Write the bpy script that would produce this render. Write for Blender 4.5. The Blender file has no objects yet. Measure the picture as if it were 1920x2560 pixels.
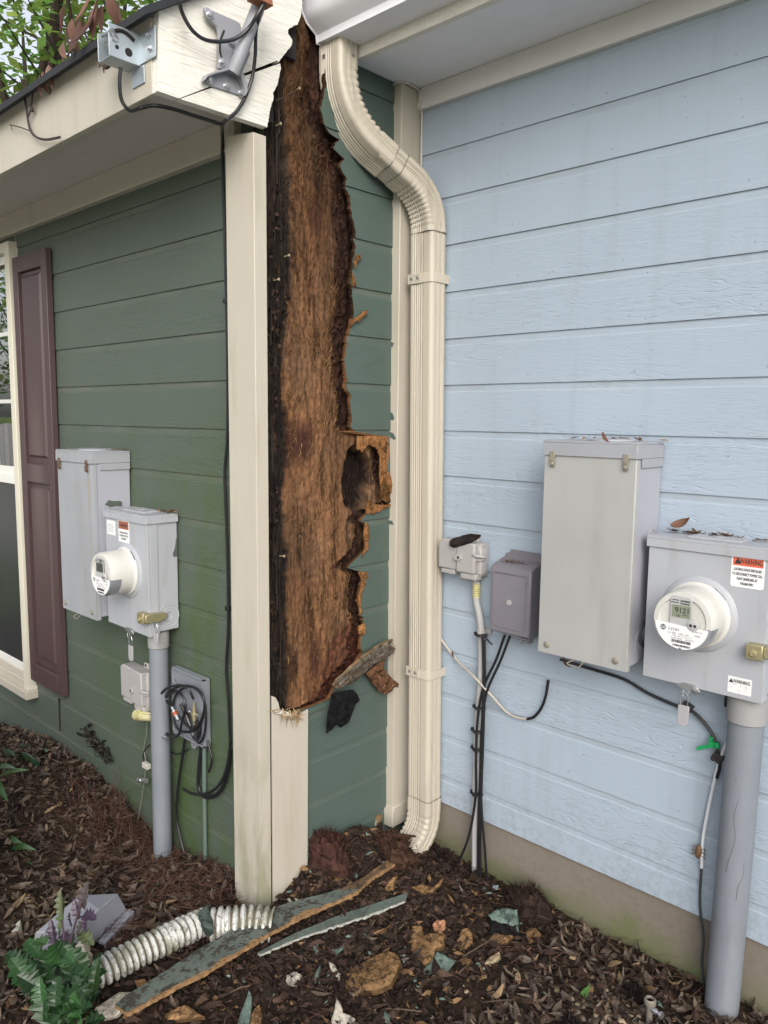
import bpy, bmesh, math, random
from mathutils import Vector as V, Matrix, noise as MN, geometry as MG
random.seed(7)
R_ = math.radians
S = bpy.context.scene
C = S.collection
# ---------------------------------------------------------------- camera, sky, sun, exposure
CP = V((2.16264, -2.43019, 1.8275)); YAW, PITCH, ROLL, FPX = 0.757581, -0.1202385, 0.0106509, 1950.853
FW = V((-math.sin(YAW)*math.cos(PITCH), math.cos(YAW)*math.cos(PITCH), math.sin(PITCH)))
RT = FW.cross(V((0, 0, 1))).normalized(); UP = RT.cross(FW)
RT, UP = RT*math.cos(ROLL)+UP*math.sin(ROLL), UP*math.cos(ROLL)-RT*math.sin(ROLL)
cam = bpy.data.cameras.new('camera'); co = bpy.data.objects.new('camera', cam); C.objects.link(co)
cam.sensor_fit = 'VERTICAL'; cam.sensor_height = 36; cam.lens = 36*FPX/2560; cam.clip_start = .02; cam.clip_end = 500
M4 = Matrix((RT, UP, -FW)).transposed().to_4x4(); M4.translation = CP; co.matrix_world = M4
S.camera = co
SUN_EL, SUN_AZ = R_(31), R_(132)          # azimuth measured clockwise from +y (north)
w = bpy.data.worlds.new('World'); S.world = w; w.use_nodes = True
nt = w.node_tree; bg = nt.nodes['Background']; sk = nt.nodes.new('ShaderNodeTexSky'); sk.sky_type = 'NISHITA'
sk.sun_disc = False; sk.sun_elevation = SUN_EL; sk.sun_rotation = SUN_AZ; sk.air_density = 1.0; sk.dust_density = 3.5; sk.ozone_density = 1.0
hs = nt.nodes.new('ShaderNodeHueSaturation'); hs.inputs['Saturation'].default_value = .32; hs.inputs['Value'].default_value = 2.25
nt.links.new(sk.outputs[0], hs.inputs['Color']); nt.links.new(hs.outputs[0], bg.inputs[0])     # pale overcast sky
bg.inputs[1].default_value = 0.15
sl = bpy.data.lights.new('sun', 'SUN'); sl.energy = .7; sl.angle = R_(26); sl.color = (1, .96, .9)
so = bpy.data.objects.new('sun', sl); C.objects.link(so)
sd = V((math.sin(SUN_AZ)*math.cos(SUN_EL), math.cos(SUN_AZ)*math.cos(SUN_EL), math.sin(SUN_EL)))
so.rotation_euler = (-sd).to_track_quat('-Z', 'Y').to_euler(); so.location = (4, -6, 9)
vs = S.view_settings; vs.view_transform = 'Standard'; vs.look = 'None'; vs.gamma = 1; vs.exposure = -0.36
try: vs.use_curve_mapping = False
except Exception: pass
# ---------------------------------------------------------------- helpers
D = 0.726            # depth of the return wall: left wall lies at y=-D, right wall at y=0, return wall at x=0
E_ = 0.178           # exposure of one siding board
def at(px, py, ax, val):
    """point of the photograph's ray on the plane (axis ax = val): used to measure the place"""
    d = FW+RT*((px-960)/FPX)-UP*((py-1280)/FPX)
    return CP+d*((val-CP[ax])/d[ax])
def rnd(a, b): return random.uniform(a, b)
def cr(pts, k=6):
    """Catmull-Rom through points"""
    P = [V(p) for p in pts]; P = [P[0]*2-P[1]]+P+[P[-1]*2-P[-2]]; o = []
    for i in range(1, len(P)-2):
        a, b, c, d = P[i-1:i+3]
        for j in range(k):
            t = j/k; o.append(.5*((2*b)+(c-a)*t+(2*a-5*b+4*c-d)*t*t+(3*b-a-3*c+d)*t**3))
    o.append(P[-2]); return o
def lerp(tab, z):
    """piecewise linear, tab sorted by first entry"""
    if z <= tab[0][0]: return tab[0][1]
    for (a, b), (c, d) in zip(tab, tab[1:]):
        if z <= c: return b+(d-b)*(z-a)/max(1e-9, c-a)
    return tab[-1][1]
class MB:
    def __init__(s): s.v = []; s.f = []; s.m = []; s.c = []; s.col = None
    def add(s, vs, fs, mi=0, col=None):
        b = len(s.v); s.v += [tuple(p) for p in vs]
        for f in fs: s.f.append([b+i for i in f]); s.m.append(mi); s.c.append(col or s.col or (1, 1, 1))
        return s
    def box(s, x0, x1, y0, y1, z0, z1, mi=0, col=None):
        return s.add([(x, y, z) for x in (x0, x1) for y in (y0, y1) for z in (z0, z1)],
                     [(0, 1, 3, 2), (4, 6, 7, 5), (0, 4, 5, 1), (2, 3, 7, 6), (0, 2, 6, 4), (1, 5, 7, 3)], mi, col)
    def obox(s, c, ax, ay, az, hx, hy, hz, mi=0, col=None):
        c = V(c); ax, ay, az = V(ax).normalized()*hx, V(ay).normalized()*hy, V(az).normalized()*hz
        return s.add([c+ax*i+ay*j+az*k for i in (-1, 1) for j in (-1, 1) for k in (-1, 1)],
                     [(0, 1, 3, 2), (4, 6, 7, 5), (0, 4, 5, 1), (2, 3, 7, 6), (0, 2, 6, 4), (1, 5, 7, 3)], mi, col)
    def prism(s, poly, ax, a, b, mi=0, col=None, mi2=None):
        """polygon in the two other axes, extruded along axis ax from a to b"""
        def P(q, t): q = list(q); q.insert(ax, t); return q
        n = len(poly); vv = [P(q, a) for q in poly]+[P(q, b) for q in poly]
        s.add(vv, [list(range(n)), list(range(2*n-1, n-1, -1))], mi, col)
        k = len(s.v)-2*n
        for i in range(n):
            j = (i+1) % n; s.f.append([k+i, k+n+i, k+n+j, k+j]); s.m.append(mi if mi2 is None else mi2); s.c.append(col or s.col or (1, 1, 1))
        return s
    def tube(s, pts, r, n=8, mi=0, col=None, cap=True):
        P = [V(p) for p in pts]; T = [(P[min(i+1, len(P)-1)]-P[max(i-1, 0)]).normalized() for i in range(len(P))]
        u = T[0].orthogonal().normalized(); vs = []; fs = []
        for i, p in enumerate(P):
            u = (u-T[i]*u.dot(T[i])).normalized(); w_ = T[i].cross(u); rr = r[i] if isinstance(r, (list, tuple)) else r
            for k in range(n):
                a = 2*math.pi*k/n; vs.append(p+u*(rr*math.cos(a))+w_*(rr*math.sin(a)))
        for i in range(len(P)-1):
            for k in range(n):
                k2 = (k+1) % n; fs.append((i*n+k, i*n+k2, (i+1)*n+k2, (i+1)*n+k))
        if cap: fs += [list(range(n))[::-1], [(len(P)-1)*n+k for k in range(n)]]
        return s.add(vs, fs, mi, col)
    def lathe(s, c, ax, prof, n=32, mi=0, col=None):
        """profile of (radius, height along ax) from point c"""
        c = V(c); ax = V(ax).normalized(); u = ax.orthogonal().normalized(); w_ = ax.cross(u); vs = []; fs = []
        for r, h in prof:
            for k in range(n):
                a = 2*math.pi*k/n; vs.append(c+ax*h+u*(r*math.cos(a))+w_*(r*math.sin(a)))
        m = len(prof)
        for i in range(m-1):
            for k in range(n):
                k2 = (k+1) % n; fs.append((i*n+k, i*n+k2, (i+1)*n+k2, (i+1)*n+k))
        if prof[0][0] > 1e-6: fs.append(list(range(n))[::-1])
        if prof[-1][0] > 1e-6: fs.append([(m-1)*n+k for k in range(n)])
        return s.add(vs, fs, mi, col)
    def text(s, body, size, o, ux, uy, mi=0, col=None, align='LEFT', bold=0.0, sx=1.0):
        cu = bpy.data.curves.new('t', 'FONT'); cu.body = body; cu.size = size; cu.align_x = align; cu.offset = bold; cu.resolution_u = 3
        ob = bpy.data.objects.new('t', cu); C.objects.link(ob)
        me = bpy.data.meshes.new_from_object(ob.evaluated_get(bpy.context.evaluated_depsgraph_get()))
        o, ux, uy = V(o), V(ux), V(uy)
        s.add([o+ux*(p.co.x*sx)+uy*p.co.y for p in me.vertices], [list(f.vertices) for f in me.polygons], mi, col)
        bpy.data.objects.remove(ob); bpy.data.curves.remove(cu); bpy.data.meshes.remove(me); return s
    def build(s, name, mats, parent=None, smooth=40, bevel=0, seg=2, recalc=True, merge=False, origin=None):
        if not isinstance(mats, (list, tuple)): mats = [mats]
        if parent is not None: o = wloc(parent)
        elif origin is not None: o = V(origin)
        else:
            xs, ys, zs = zip(*s.v); o = V(((min(xs)+max(xs))/2, (min(ys)+max(ys))/2, min(zs)))
        me = bpy.data.meshes.new(name); me.from_pydata([V(p)-o for p in s.v], [], s.f)
        for m in mats: me.materials.append(m)
        me.polygons.foreach_set('material_index', s.m)
        if any(c != (1, 1, 1) for c in s.c):
            a = me.attributes.new('Col', 'FLOAT_COLOR', 'FACE')
            buf = []
            for c in s.c: buf += [c[0], c[1], c[2], 1]
            a.data.foreach_set('color', buf)
        if recalc or smooth:
            bm = bmesh.new(); bm.from_mesh(me)
            if merge: bmesh.ops.remove_doubles(bm, verts=bm.verts, dist=1e-5)
            if recalc: bmesh.ops.recalc_face_normals(bm, faces=bm.faces)
            if smooth:
                lim = R_(smooth)
                for f in bm.faces: f.smooth = True
                for e in bm.edges:
                    if len(e.link_faces) != 2 or e.calc_face_angle(9) > lim: e.smooth = False
            bm.to_mesh(me); bm.free()
        ob = bpy.data.objects.new(name, me); C.objects.link(ob)
        if parent is not None: ob.parent = parent
        else: ob.location = o
        if bevel:
            md = ob.modifiers.new('bevel', 'BEVEL'); md.width = bevel; md.segments = seg; md.limit_method = 'ANGLE'; md.angle_limit = R_(40)
        return ob
def wloc(o):
    l = V(o.location)
    while o.parent: o = o.parent; l += V(o.location)
    return l
def tag(o, label, cat, group=None, kind=None):
    if label: o['label'] = label
    if cat: o['category'] = cat
    if group: o['group'] = group
    if kind: o['kind'] = kind
    return o
def thing(name, loc, label, cat, group=None):
    o = bpy.data.objects.new(name, None); C.objects.link(o); o.location = loc; o.empty_display_size = .05
    return tag(o, label, cat, group)
# ---------------------------------------------------------------- materials
class G:
    def __init__(s, name):
        s.mat = bpy.data.materials.new(name); s.mat.use_nodes = True; s.t = s.mat.node_tree
        s.b = s.t.nodes['Principled BSDF']; s.tc = s.t.nodes.new('ShaderNodeTexCoord'); s.P = s.tc.outputs['Object']
    def set(s, sock, val):
        if isinstance(val, bpy.types.NodeSocket): s.t.links.new(val, sock)
        elif isinstance(val, (tuple, list)) and len(val) == 3 and sock.type == 'RGBA': sock.default_value = (*val, 1)
        else: sock.default_value = val
    def bs(s, **k):
        for n, v in k.items(): s.set(s.b.inputs[n.replace('_', ' ')], v)
    def math(s, op, a, b=0.0, c=None, clamp=False):
        n = s.t.nodes.new('ShaderNodeMath'); n.operation = op; n.use_clamp = clamp
        s.set(n.inputs[0], a); s.set(n.inputs[1], b)
        if c is not None: s.set(n.inputs[2], c)
        return n.outputs[0]
    def sep(s, v):
        n = s.t.nodes.new('ShaderNodeSeparateXYZ'); s.set(n.inputs[0], v); return n.outputs
    def com(s, x, y, z):
        n = s.t.nodes.new('ShaderNodeCombineXYZ'); s.set(n.inputs[0], x); s.set(n.inputs[1], y); s.set(n.inputs[2], z); return n.outputs[0]
    def sc(s, v, k):
        n = s.t.nodes.new('ShaderNodeVectorMath'); n.operation = 'MULTIPLY'; s.set(n.inputs[0], v); n.inputs[1].default_value = k; return n.outputs[0]
    def noise(s, v, scale=5, detail=3, rough=.55, dist=0.0):
        n = s.t.nodes.new('ShaderNodeTexNoise'); s.set(n.inputs['Vector'], v); n.inputs['Scale'].default_value = scale
        n.inputs['Detail'].default_value = detail; n.inputs['Roughness'].default_value = rough; n.inputs['Distortion'].default_value = dist; return n.outputs[0]
    def vor(s, v, scale=5, feat='F1'):
        n = s.t.nodes.new('ShaderNodeTexVoronoi'); n.feature = feat; s.set(n.inputs['Vector'], v); n.inputs['Scale'].default_value = scale; return n.outputs['Distance']
    def ss(s, x, a, b):
        """smooth step from a to b"""
        n = s.t.nodes.new('ShaderNodeMapRange'); n.interpolation_type = 'SMOOTHSTEP'; s.set(n.inputs[0], x); s.set(n.inputs[1], a); s.set(n.inputs[2], b); return n.outputs[0]
    def mix(s, f, a, b, mode='MIX'):
        n = s.t.nodes.new('ShaderNodeMix'); n.data_type = 'RGBA'; n.blend_type = mode; s.set(n.inputs[0], f); s.set(n.inputs[6], a); s.set(n.inputs[7], b); return n.outputs[2]
    def attr(s, name='Col'):
        n = s.t.nodes.new('ShaderNodeAttribute'); n.attribute_name = name; return n.outputs[0]
    def bump(s, h, strength=.4, dist=.002):
        n = s.t.nodes.new('ShaderNodeBump'); s.set(n.inputs['Height'], h); n.inputs['Strength'].default_value = strength; n.inputs['Distance'].default_value = dist
        s.t.links.new(n.outputs[0], s.b.inputs['Normal'])
def mul(c, k): return tuple(min(1, x*k) for x in c)
def speck(g, col, amt=.5, scale=90, dark=(.05, .045, .035), thr=.07):
    """sparse small dots of dirt"""
    v = g.vor(g.P, scale); m = g.math('MULTIPLY', g.ss(v, thr, thr*.55), g.ss(g.noise(g.P, 7, 2), .5, .62))
    return g.mix(g.math('MULTIPLY', m, amt), col, dark)
def paint(name, col, rough=.5, var=.10, dirt=.25, dirtcol=(.16, .14, .10), grain=None, gs=.25, spk=.55, vs=5, metal=0.0, coat=0.0, bumpd=.0015):
    g = G(name); n1 = g.noise(g.P, vs, 4); n2 = g.noise(g.sc(g.P, (9, 9, 1.2)), 1.6, 4, .6)
    c = g.mix(n1, mul(col, 1-var), mul(col, 1+var))
    c = g.mix(g.math('MULTIPLY', g.ss(n2, .5, .8), dirt), c, dirtcol)
    if spk: c = speck(g, c, spk)
    h = g.noise(g.P, 120, 3)
    if grain:
        k = {'x': (1.5, 14, 14), 'y': (14, 1.5, 14), 'z': (14, 14, 1.5)}[grain]
        q = g.sc(g.P, k); n3 = g.noise(q, 1.3, 2, .5, .3)
        rid = g.math('SINE', g.math('MULTIPLY', n3, 70)); f = g.noise(q, 9, 4, .6)
        h = g.math('ADD', g.math('MULTIPLY', rid, .22), f)
        c = g.mix(g.math('MULTIPLY', g.ss(f, .45, .75), gs*.5), c, mul(col, .55))
    g.bs(Base_Color=c, Roughness=g.math('ADD', g.math('MULTIPLY', n2, .25), rough-.12), Metallic=metal, Coat_Weight=coat)
    g.bump(h, gs, bumpd); return g.mat
def siding(name, col, run, moss=0, dirt=.25):
    g = G(name); x, y, z = g.sep(g.P); u = x if run == 'x' else y
    bi = g.math('FLOOR', g.math('DIVIDE', z, E_)); t = g.math('FRACT', g.math('DIVIDE', z, E_))
    q = g.com(g.math('ADD', u, g.math('MULTIPLY', bi, 7.31)), g.math('MULTIPLY', bi, 3.17), z)
    n1 = g.noise(g.sc(q, (2.2, 1, 15)), 1.0, 2, .5, .6)
    rid = g.math('ABSOLUTE', g.math('SINE', g.math('MULTIPLY', n1, 62)))
    rid = g.math('POWER', g.math('SUBTRACT', 1.0, rid), 2.2)
    brk = g.ss(g.noise(g.sc(q, (30, 1, 60)), 1.0, 3), .42, .6)
    msk = g.ss(g.noise(g.sc(q, (1.3, 1, 3)), 1.0, 2), .36, .64)
    low = g.ss(z, 2.6, 2.1)
    rid = g.math('MULTIPLY', g.math('MULTIPLY', g.math('MULTIPLY', rid, brk), msk), g.math('MULTIPLY_ADD', low, .85, .15))
    fine = g.noise(g.sc(q, (24, 1, 150)), 1.0, 3, .6)
    brush = g.noise(g.sc(q, (160, 1, 9)), 1.0, 2)
    h = g.math('SUBTRACT', g.math('ADD', g.math('MULTIPLY', fine, .45), g.math('MULTIPLY', brush, .12)), g.math('MULTIPLY', rid, .55))
    c = g.mix(g.noise(g.P, 2.2, 4), mul(col, .93), mul(col, 1.07))
    c = g.mix(g.math('MULTIPLY', g.noise(g.sc(q, (8, 1, 40)), 1, 3), .25), c, mul(col, .82))
    band = g.math('MULTIPLY', g.ss(t, .855, .90), g.ss(g.noise(g.sc(q, (3, 1, 9)), 1, 3), .35, .75))
    c = g.mix(g.math('MULTIPLY', band, dirt), c, (.20, .18, .14))
    c = speck(g, c, .75, 26, (.02, .02, .02), .075)
    if run == 'x' and not moss:
        sp = g.math('MULTIPLY', g.ss(g.math('ADD', z, g.math('MULTIPLY', g.noise(g.sc(g.P, (4, 1, 1)), 2, 4, .7), -.5)), .28, -.08), g.ss(g.noise(g.P, 40, 4, .7), .40, .65))
        c = g.mix(g.math('MULTIPLY', sp, .26), c, (.15, .135, .10))
        st = g.math('MULTIPLY', g.ss(g.noise(g.sc(g.P, (9, 1, .8)), 1.3, 3, .6), .52, .75), .20); c = g.mix(st, c, (.22, .25, .27))
        nx = g.math('ABSOLUTE', g.math('SUBTRACT', g.math('FRACT', g.math('MULTIPLY_ADD', u, 2.46, g.math('MULTIPLY', bi, .07))), .5)); nz = g.math('ABSOLUTE', g.math('SUBTRACT', t, .16))
        nd = g.math('SQRT', g.math('ADD', g.math('POWER', g.math('DIVIDE', nx, 2.46), 2), g.math('POWER', g.math('MULTIPLY', nz, E_), 2)))
        c = g.mix(g.math('MULTIPLY', g.ss(nd, .0055, .003), .30), c, (.14, .15, .16))
    if moss:
        m = g.math('MULTIPLY', g.ss(x, -1.9, -.45), g.math('MULTIPLY', g.ss(z, 2.1, 1.2), g.ss(g.noise(g.sc(g.P, (3, 3, 1.6)), 1.5, 5, .6), .34, .68)))
        c = g.mix(g.math('MULTIPLY', m, moss), c, (.055, .095, .022))
    g.bs(Base_Color=c, Roughness=.55, Specular_IOR_Level=.35); g.bump(h, .65, .004); return g.mat
def vcol(name, rough=.85, var=.35, scale=60, bumps=.5, bd=.003, spec=.25, stretch=(1, 1, 1), sub=0.0):
    g = G(name); n = g.noise(g.sc(g.P, stretch), scale, 4, .6)
    c = g.mix(1.0, g.attr(), g.mix(n, (1-var,)*3, (1+var,)*3), 'MULTIPLY')
    g.bs(Base_Color=c, Roughness=rough, Specular_IOR_Level=spec)
    g.bump(g.noise(g.sc(g.P, stretch), scale*1.8, 4, .65), bumps, bd); return g.mat
def plain(name, col, rough=.5, metal=0.0, spec=.5, coat=0.0, var=.06, scale=30):
    g = G(name); c = g.mix(g.noise(g.P, scale, 3), mul(col, 1-var), mul(col, 1+var))
    g.bs(Base_Color=c, Roughness=rough, Metallic=metal, Specular_IOR_Level=spec, Coat_Weight=coat); return g.mat
def leafmat(name, rough=.45, trans=.3, spec=.4):
    g = G(name); c = g.mix(1.0, g.attr(), g.mix(g.noise(g.P, 40, 3), (.75,)*3, (1.25,)*3), 'MULTIPLY')
    g.bs(Base_Color=c, Roughness=rough, Specular_IOR_Level=spec)
    if trans:
        o = g.t.nodes['Material Output']; tr = g.t.nodes.new('ShaderNodeBsdfTranslucent'); g.set(tr.inputs[0], c)
        mx = g.t.nodes.new('ShaderNodeMixShader'); mx.inputs[0].default_value = trans
        g.t.links.new(g.b.outputs[0], mx.inputs[1]); g.t.links.new(tr.outputs[0], mx.inputs[2]); g.t.links.new(mx.outputs[0], o.inputs[0])
    return g.mat
GREEN = (.083, .104, .085); GREEN_M = (.077, .109, .094); BLUE = (.345, .410, .482); CREAM = (.47, .43, .36)
m_sid_l = siding('green_siding_paint', GREEN, 'x', .75); m_sid_m = siding('green_siding_return', GREEN_M, 'y', .0)
m_sid_r = siding('blue_siding_paint', BLUE, 'x', 0, .22)
m_cream = paint('cream_trim_paint', CREAM, .5, .06, .45, (.30, .28, .19), 'z', .10)
m_trim = paint('pale_trim_paint', (.66, .65, .64), .5, .05, .15, (.35, .33, .28), 'x', .10)
def post_paint():
    m_ = paint('corner_post_paint', CREAM, .5, .06, .45, (.30, .28, .19), 'z', .10); t = m_.node_tree; b = t.nodes['Principled BSDF']; l = b.inputs['Base Color'].links[0]; src = l.from_socket
    g = G.__new__(G); g.mat = m_; g.t = t; g.b = b; g.P = [n for n in t.nodes if n.type == 'TEX_COORD'][0].outputs['Object']; x, y, z = g.sep(g.P)
    f = g.math('MULTIPLY', g.ss(z, 1.0, .0), g.ss(g.noise(g.sc(g.P, (5, 5, 1.5)), 2, 4, .6), .36, .62)); g.set(b.inputs['Base Color'], g.mix(g.math('MULTIPLY', f, .7), src, (.205, .21, .125))); return m_
m_post = post_paint()
m_cream_x = paint('cream_trim_long', CREAM, .5, .06, .30, (.30, .26, .18), 'x', .10)
m_white = paint('rough_white_paint', (.72, .695, .63), .55, .06, .42, (.42, .36, .26), 'y', .55, .5, bumpd=.004)
m_soff = paint('soffit_paint', (.58, .53, .50), .6, .05, .10, spk=0)
m_soff_r = paint('pale_soffit_paint', (.80, .80, .84), .6, .04, .08, spk=.2)
m_fib = vcol('rotted_fibre', .9, .4, 70, .9, .006, .15, (1, 1.4, .35))
m_deb = vcol('debris', .95, .35, 55, .9, .006, .12)
m_gray = paint('grey_enamel', (.36, .372, .40), .45, .10, .45, (.24, .235, .225), None, .10, .7)
m_gray_w = paint('weathered_grey_enamel', (.30, .31, .335), .5, .16, .6, (.25, .245, .22), None, .10, .6)
m_galv = paint('weathered_cream_steel', (.385, .385, .375), .45, .16, .6, (.30, .298, .285), None, .08, .5, vs=3.5, metal=.15)
m_pipe = paint('grey_conduit_pvc', (.18, .198, .225), .55, .22, .55, (.27, .285, .31), 'z', .10, .7)
m_black = plain('black_cable', (.012, .012, .014), .38)
m_wgray = plain('grey_plastic', (.36, .345, .34), .5, var=.08)
m_dgray = plain('dark_grey_plastic', (.17, .16, .18), .45, var=.08)
m_steel = plain('zinc_steel', (.55, .56, .58), .35, .9, var=.1)
m_brass = plain('brass', (.45, .40, .24), .4, .7, var=.15)
m_rust = plain('rusty_steel', (.13, .075, .045), .75, .2, var=.5, scale=90)
m_ds = paint('cream_aluminium', (.475, .43, .35), .42, .06, .55, (.22, .20, .165), None, .04, .6)
m_grime_shade = paint('groove_grime_shade', (.235, .21, .165), .6, .15, .4, (.12, .10, .08), None, .03, .3)  # dirt and the shade of the rib grooves, both put into one colour
m_dark = plain('dark_gap', (.012, .011, .010), .9)
# ---------------------------------------------------------------- ground
def gh(x, y):
    """height of the ground"""
    z = .02*MN.noise(V((x*2.3, y*2.3, 3)))+.012*MN.noise(V((x*7, y*7, 1)))
    z += lerp([(-2.6, -.02), (-1.8, .10), (-1.35, .09), (-1.08, .03), (-.8, -.05), (-.65, -.05), (-.285, .03), (-.1, .0), (.4, 0)], x)*math.exp(-((y+.8)/.35)**2)
    z += .15*math.exp(-((x-.03)/.16)**2-((y+.40)/.26)**2)
    z += .05*math.exp(-((x-.25)/.25)**2-((y+.25)/.2)**2)
    return z
def gpt(px, py, lift=0.0):
    """where the photograph's ray meets the ground"""
    z = 0.0
    for _ in range(6):
        p = at(px, py, 2, z); z = gh(p.x, p.y)+lift
    return p
gx = [-400, -150, -60, -30, -14, -8, -5]+[-3.4+.045*i for i in range(120)]+[2.4, 3.2, 5, 8, 14, 30, 60, 400]
gy = [-400, -150, -60, -30, -14, -8, -5, -3.5]+[-2.4+.045*i for i in range(58)]+[1, 4, 12, 40, 400]
mb = MB(); ny = len(gy)
mb.add([(x, y, gh(x, y)+.010*MN.noise(V((x*19, y*19, 0)))) for x in gx for y in gy],
       [(i*ny+j, (i+1)*ny+j, (i+1)*ny+j+1, i*ny+j+1) for i in range(len(gx)-1) for j in range(ny-1)])
g = G('mulch_soil'); n1 = g.noise(g.P, 14, 5, .65); n2 = g.noise(g.P, 90, 4, .7); gxx, gyy, gzz = g.sep(g.P)
c = g.mix(g.ss(n1, .35, .7), (.020, .013, .010), (.062, .040, .027)); c = g.mix(g.ss(n2, .6, .8), c, (.12, .075, .045))
far = g.ss(g.math('ABSOLUTE', g.math('ADD', gxx, .6)), 4.2, 4.8); far2 = g.ss(gyy, -3.3, -3.9)
lawn = g.mix(g.noise(g.P, 3, 5), (.06, .11, .02), (.13, .17, .05))
c = g.mix(g.math('MAXIMUM', far, far2), c, lawn)
g.bs(Base_Color=c, Roughness=.95, Specular_IOR_Level=.15); g.bump(g.math('ADD', n1, n2), .9, .012)
tag(mb.build('ground', g.mat, smooth=0, recalc=False, origin=(0, 0, 0)), None, None, kind='structure')
g = G('driveway_concrete'); g.bs(Base_Color=g.mix(g.noise(g.P, 2, 5), (.50, .48, .44), (.60, .58, .54)), Roughness=.9)
mb = MB(); mb.box(-40, 30, -7.6, -3.1, -.05, .055); tag(mb.build('driveway', g.mat, origin=(0, 0, 0)), None, None, kind='structure')  # slab mirrored in the window, enlarged to bounce light up onto the soffits
# ---------------------------------------------------------------- lapped siding
PROF = [(0, .0080), (.149, .0056), (.153, .0036), (E_, .0018)]
def lap(mb, u0, u1, z0, z1, f, mi=0, seams=()):
    """boards of lapped siding; f(u, off, z) places a point"""
    n0, n1 = math.floor(z0/E_+1e-6), math.ceil(z1/E_-1e-6)
    for n in range(n0, n1):
        zz = [(n*E_, 0)]+[(n*E_+a, b) for a, b in PROF]
        zz = [(min(max(a, z0), z1), b) for a, b in zz]
        vs = [f(u, b, a) for a, b in zz for u in (u0, u1)]
        mb.add(vs, [(2*i, 2*i+1, 2*i+3, 2*i+2) for i in range(len(zz)-1)], mi)
green = thing('green_house', (0, -D, 0), 'green lap-sided house wing with cream trim, plum shutter and a badly rotted corner', 'house')
blue = thing('blue_house', (1.5, 0, 0), 'pale blue lap-sided house wing with grey soffit on a bare concrete base', 'house')
fl = lambda u, o, z: (u, -D-o, z)
mb = MB()
for (a, b, c, d) in ((-2.06, -.01, -.15, 2.84), (-3.25, -2.06, -.15, .30), (-3.25, -2.06, 2.70, 2.84), (-6, -3.25, -.15, 2.84)): lap(mb, a, b, c, d, fl)
mb.box(-2.1, -2.06, -D, -D+.12, .3, 2.7); mb.box(-3.25, -3.21, -D, -D+.12, .3, 2.7)
mb.box(-1.763, -1.760, -D-.0135, -D-.005, .34, .352, 1); mb.prism([(-1.764, .178), (-1.760, .178), (-1.7625, .356)], 1, -D-.0145, -D-.003, 1)
mb.build('wall', [m_sid_l, m_dark], green, recalc=False, smooth=20)
mb = MB()
mb.box(-3.3, -2.02, .55, .57, .2, 2.8); mb.box(-3.3, -3.28, -D+.1, .55, .2, 2.8); mb.box(-2.04, -2.02, -D+.1, .55, .2, 2.8); mb.box(-3.3, -2.02, -D+.1, .55, .2, .22)
mb.build('room', plain('dim_room', (.06, .055, .05), .9), green)
# ---- return wall with the ragged edge of the rot
edge_px = [(822, 95), (822, 150), (818, 200), (808, 250), (802, 276), (810, 308), (827, 336), (851, 347), (833, 370), (862, 397), (848, 414), (866, 447), (863, 463), (876, 490), (878, 517), (887, 571), (889, 617), (881, 669), (878, 708), (883, 750), (885, 789), (876, 824), (866, 866), (862, 901), (866, 936), (866, 966), (876, 990), (880, 1055), (876, 1069), (889, 1079),
           (972, 1092), (973, 1140), (966, 1179), (975, 1205), (991, 1233), (990, 1252), (960, 1268), (918, 1284), (902, 1303), (918, 1313), (923, 1335), (919, 1370), (890, 1397), (866, 1420), (900, 1428), (917, 1437), (906, 1470), (899, 1501), (906, 1540), (915, 1570), (906, 1586), (901, 1609), (908, 1632), (893, 1659), (860, 1690), (836, 1718), (824, 1748), (774, 1785), (690, 1800)]
etab = sorted((at(px, py, 0, .008).z, at(px, py, 0, .008).y) for px, py in edge_px)
etab = [(etab[0][0]-.005, -D)]+etab
def ey(z):
    y = lerp(etab, z)
    if z < etab[0][0]: return -D
    return y+.010*MN.noise(V((z*38, 1, 0)))+.009*MN.noise(V((z*110, 4, 0)))*abs(MN.noise(V((z*13, 8, 0))))*3+.003*MN.noise(V((z*300, 4, 0)))
mb = MB(); zs = [i*.0045 for i in range(-30, 695)]; cols = 7; prev = None
def moff(z):
    t = (z/E_) % 1*E_; return lerp(PROF, t)
rows = []
for z in zs:
    rows.append((z, moff(z)))
for n in range(0, 18): rows += [(n*E_-.0002, .0018), (n*E_+.0002, .0080)]
rows.sort(); vs = []; fs = []
for z, o in rows:
    y0 = ey(z)
    for k in range(cols+1):
        t = (k/cols)**1.6; y = y0+(.0-y0)*t; curl = .006*(1-t)**6*(1 if y0 > -.7 else 0)*MN.noise(V((z*9, 2, 2)))
        vs.append((o+curl, y, z))
for i in range(len(rows)-1):
    for k in range(cols): fs.append((i*(cols+1)+k, i*(cols+1)+k+1, (i+1)*(cols+1)+k+1, (i+1)*(cols+1)+k))
mb.add(vs, fs, 0); rw = mb.build('return_wall', m_sid_m, green, recalc=False, smooth=20)
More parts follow.
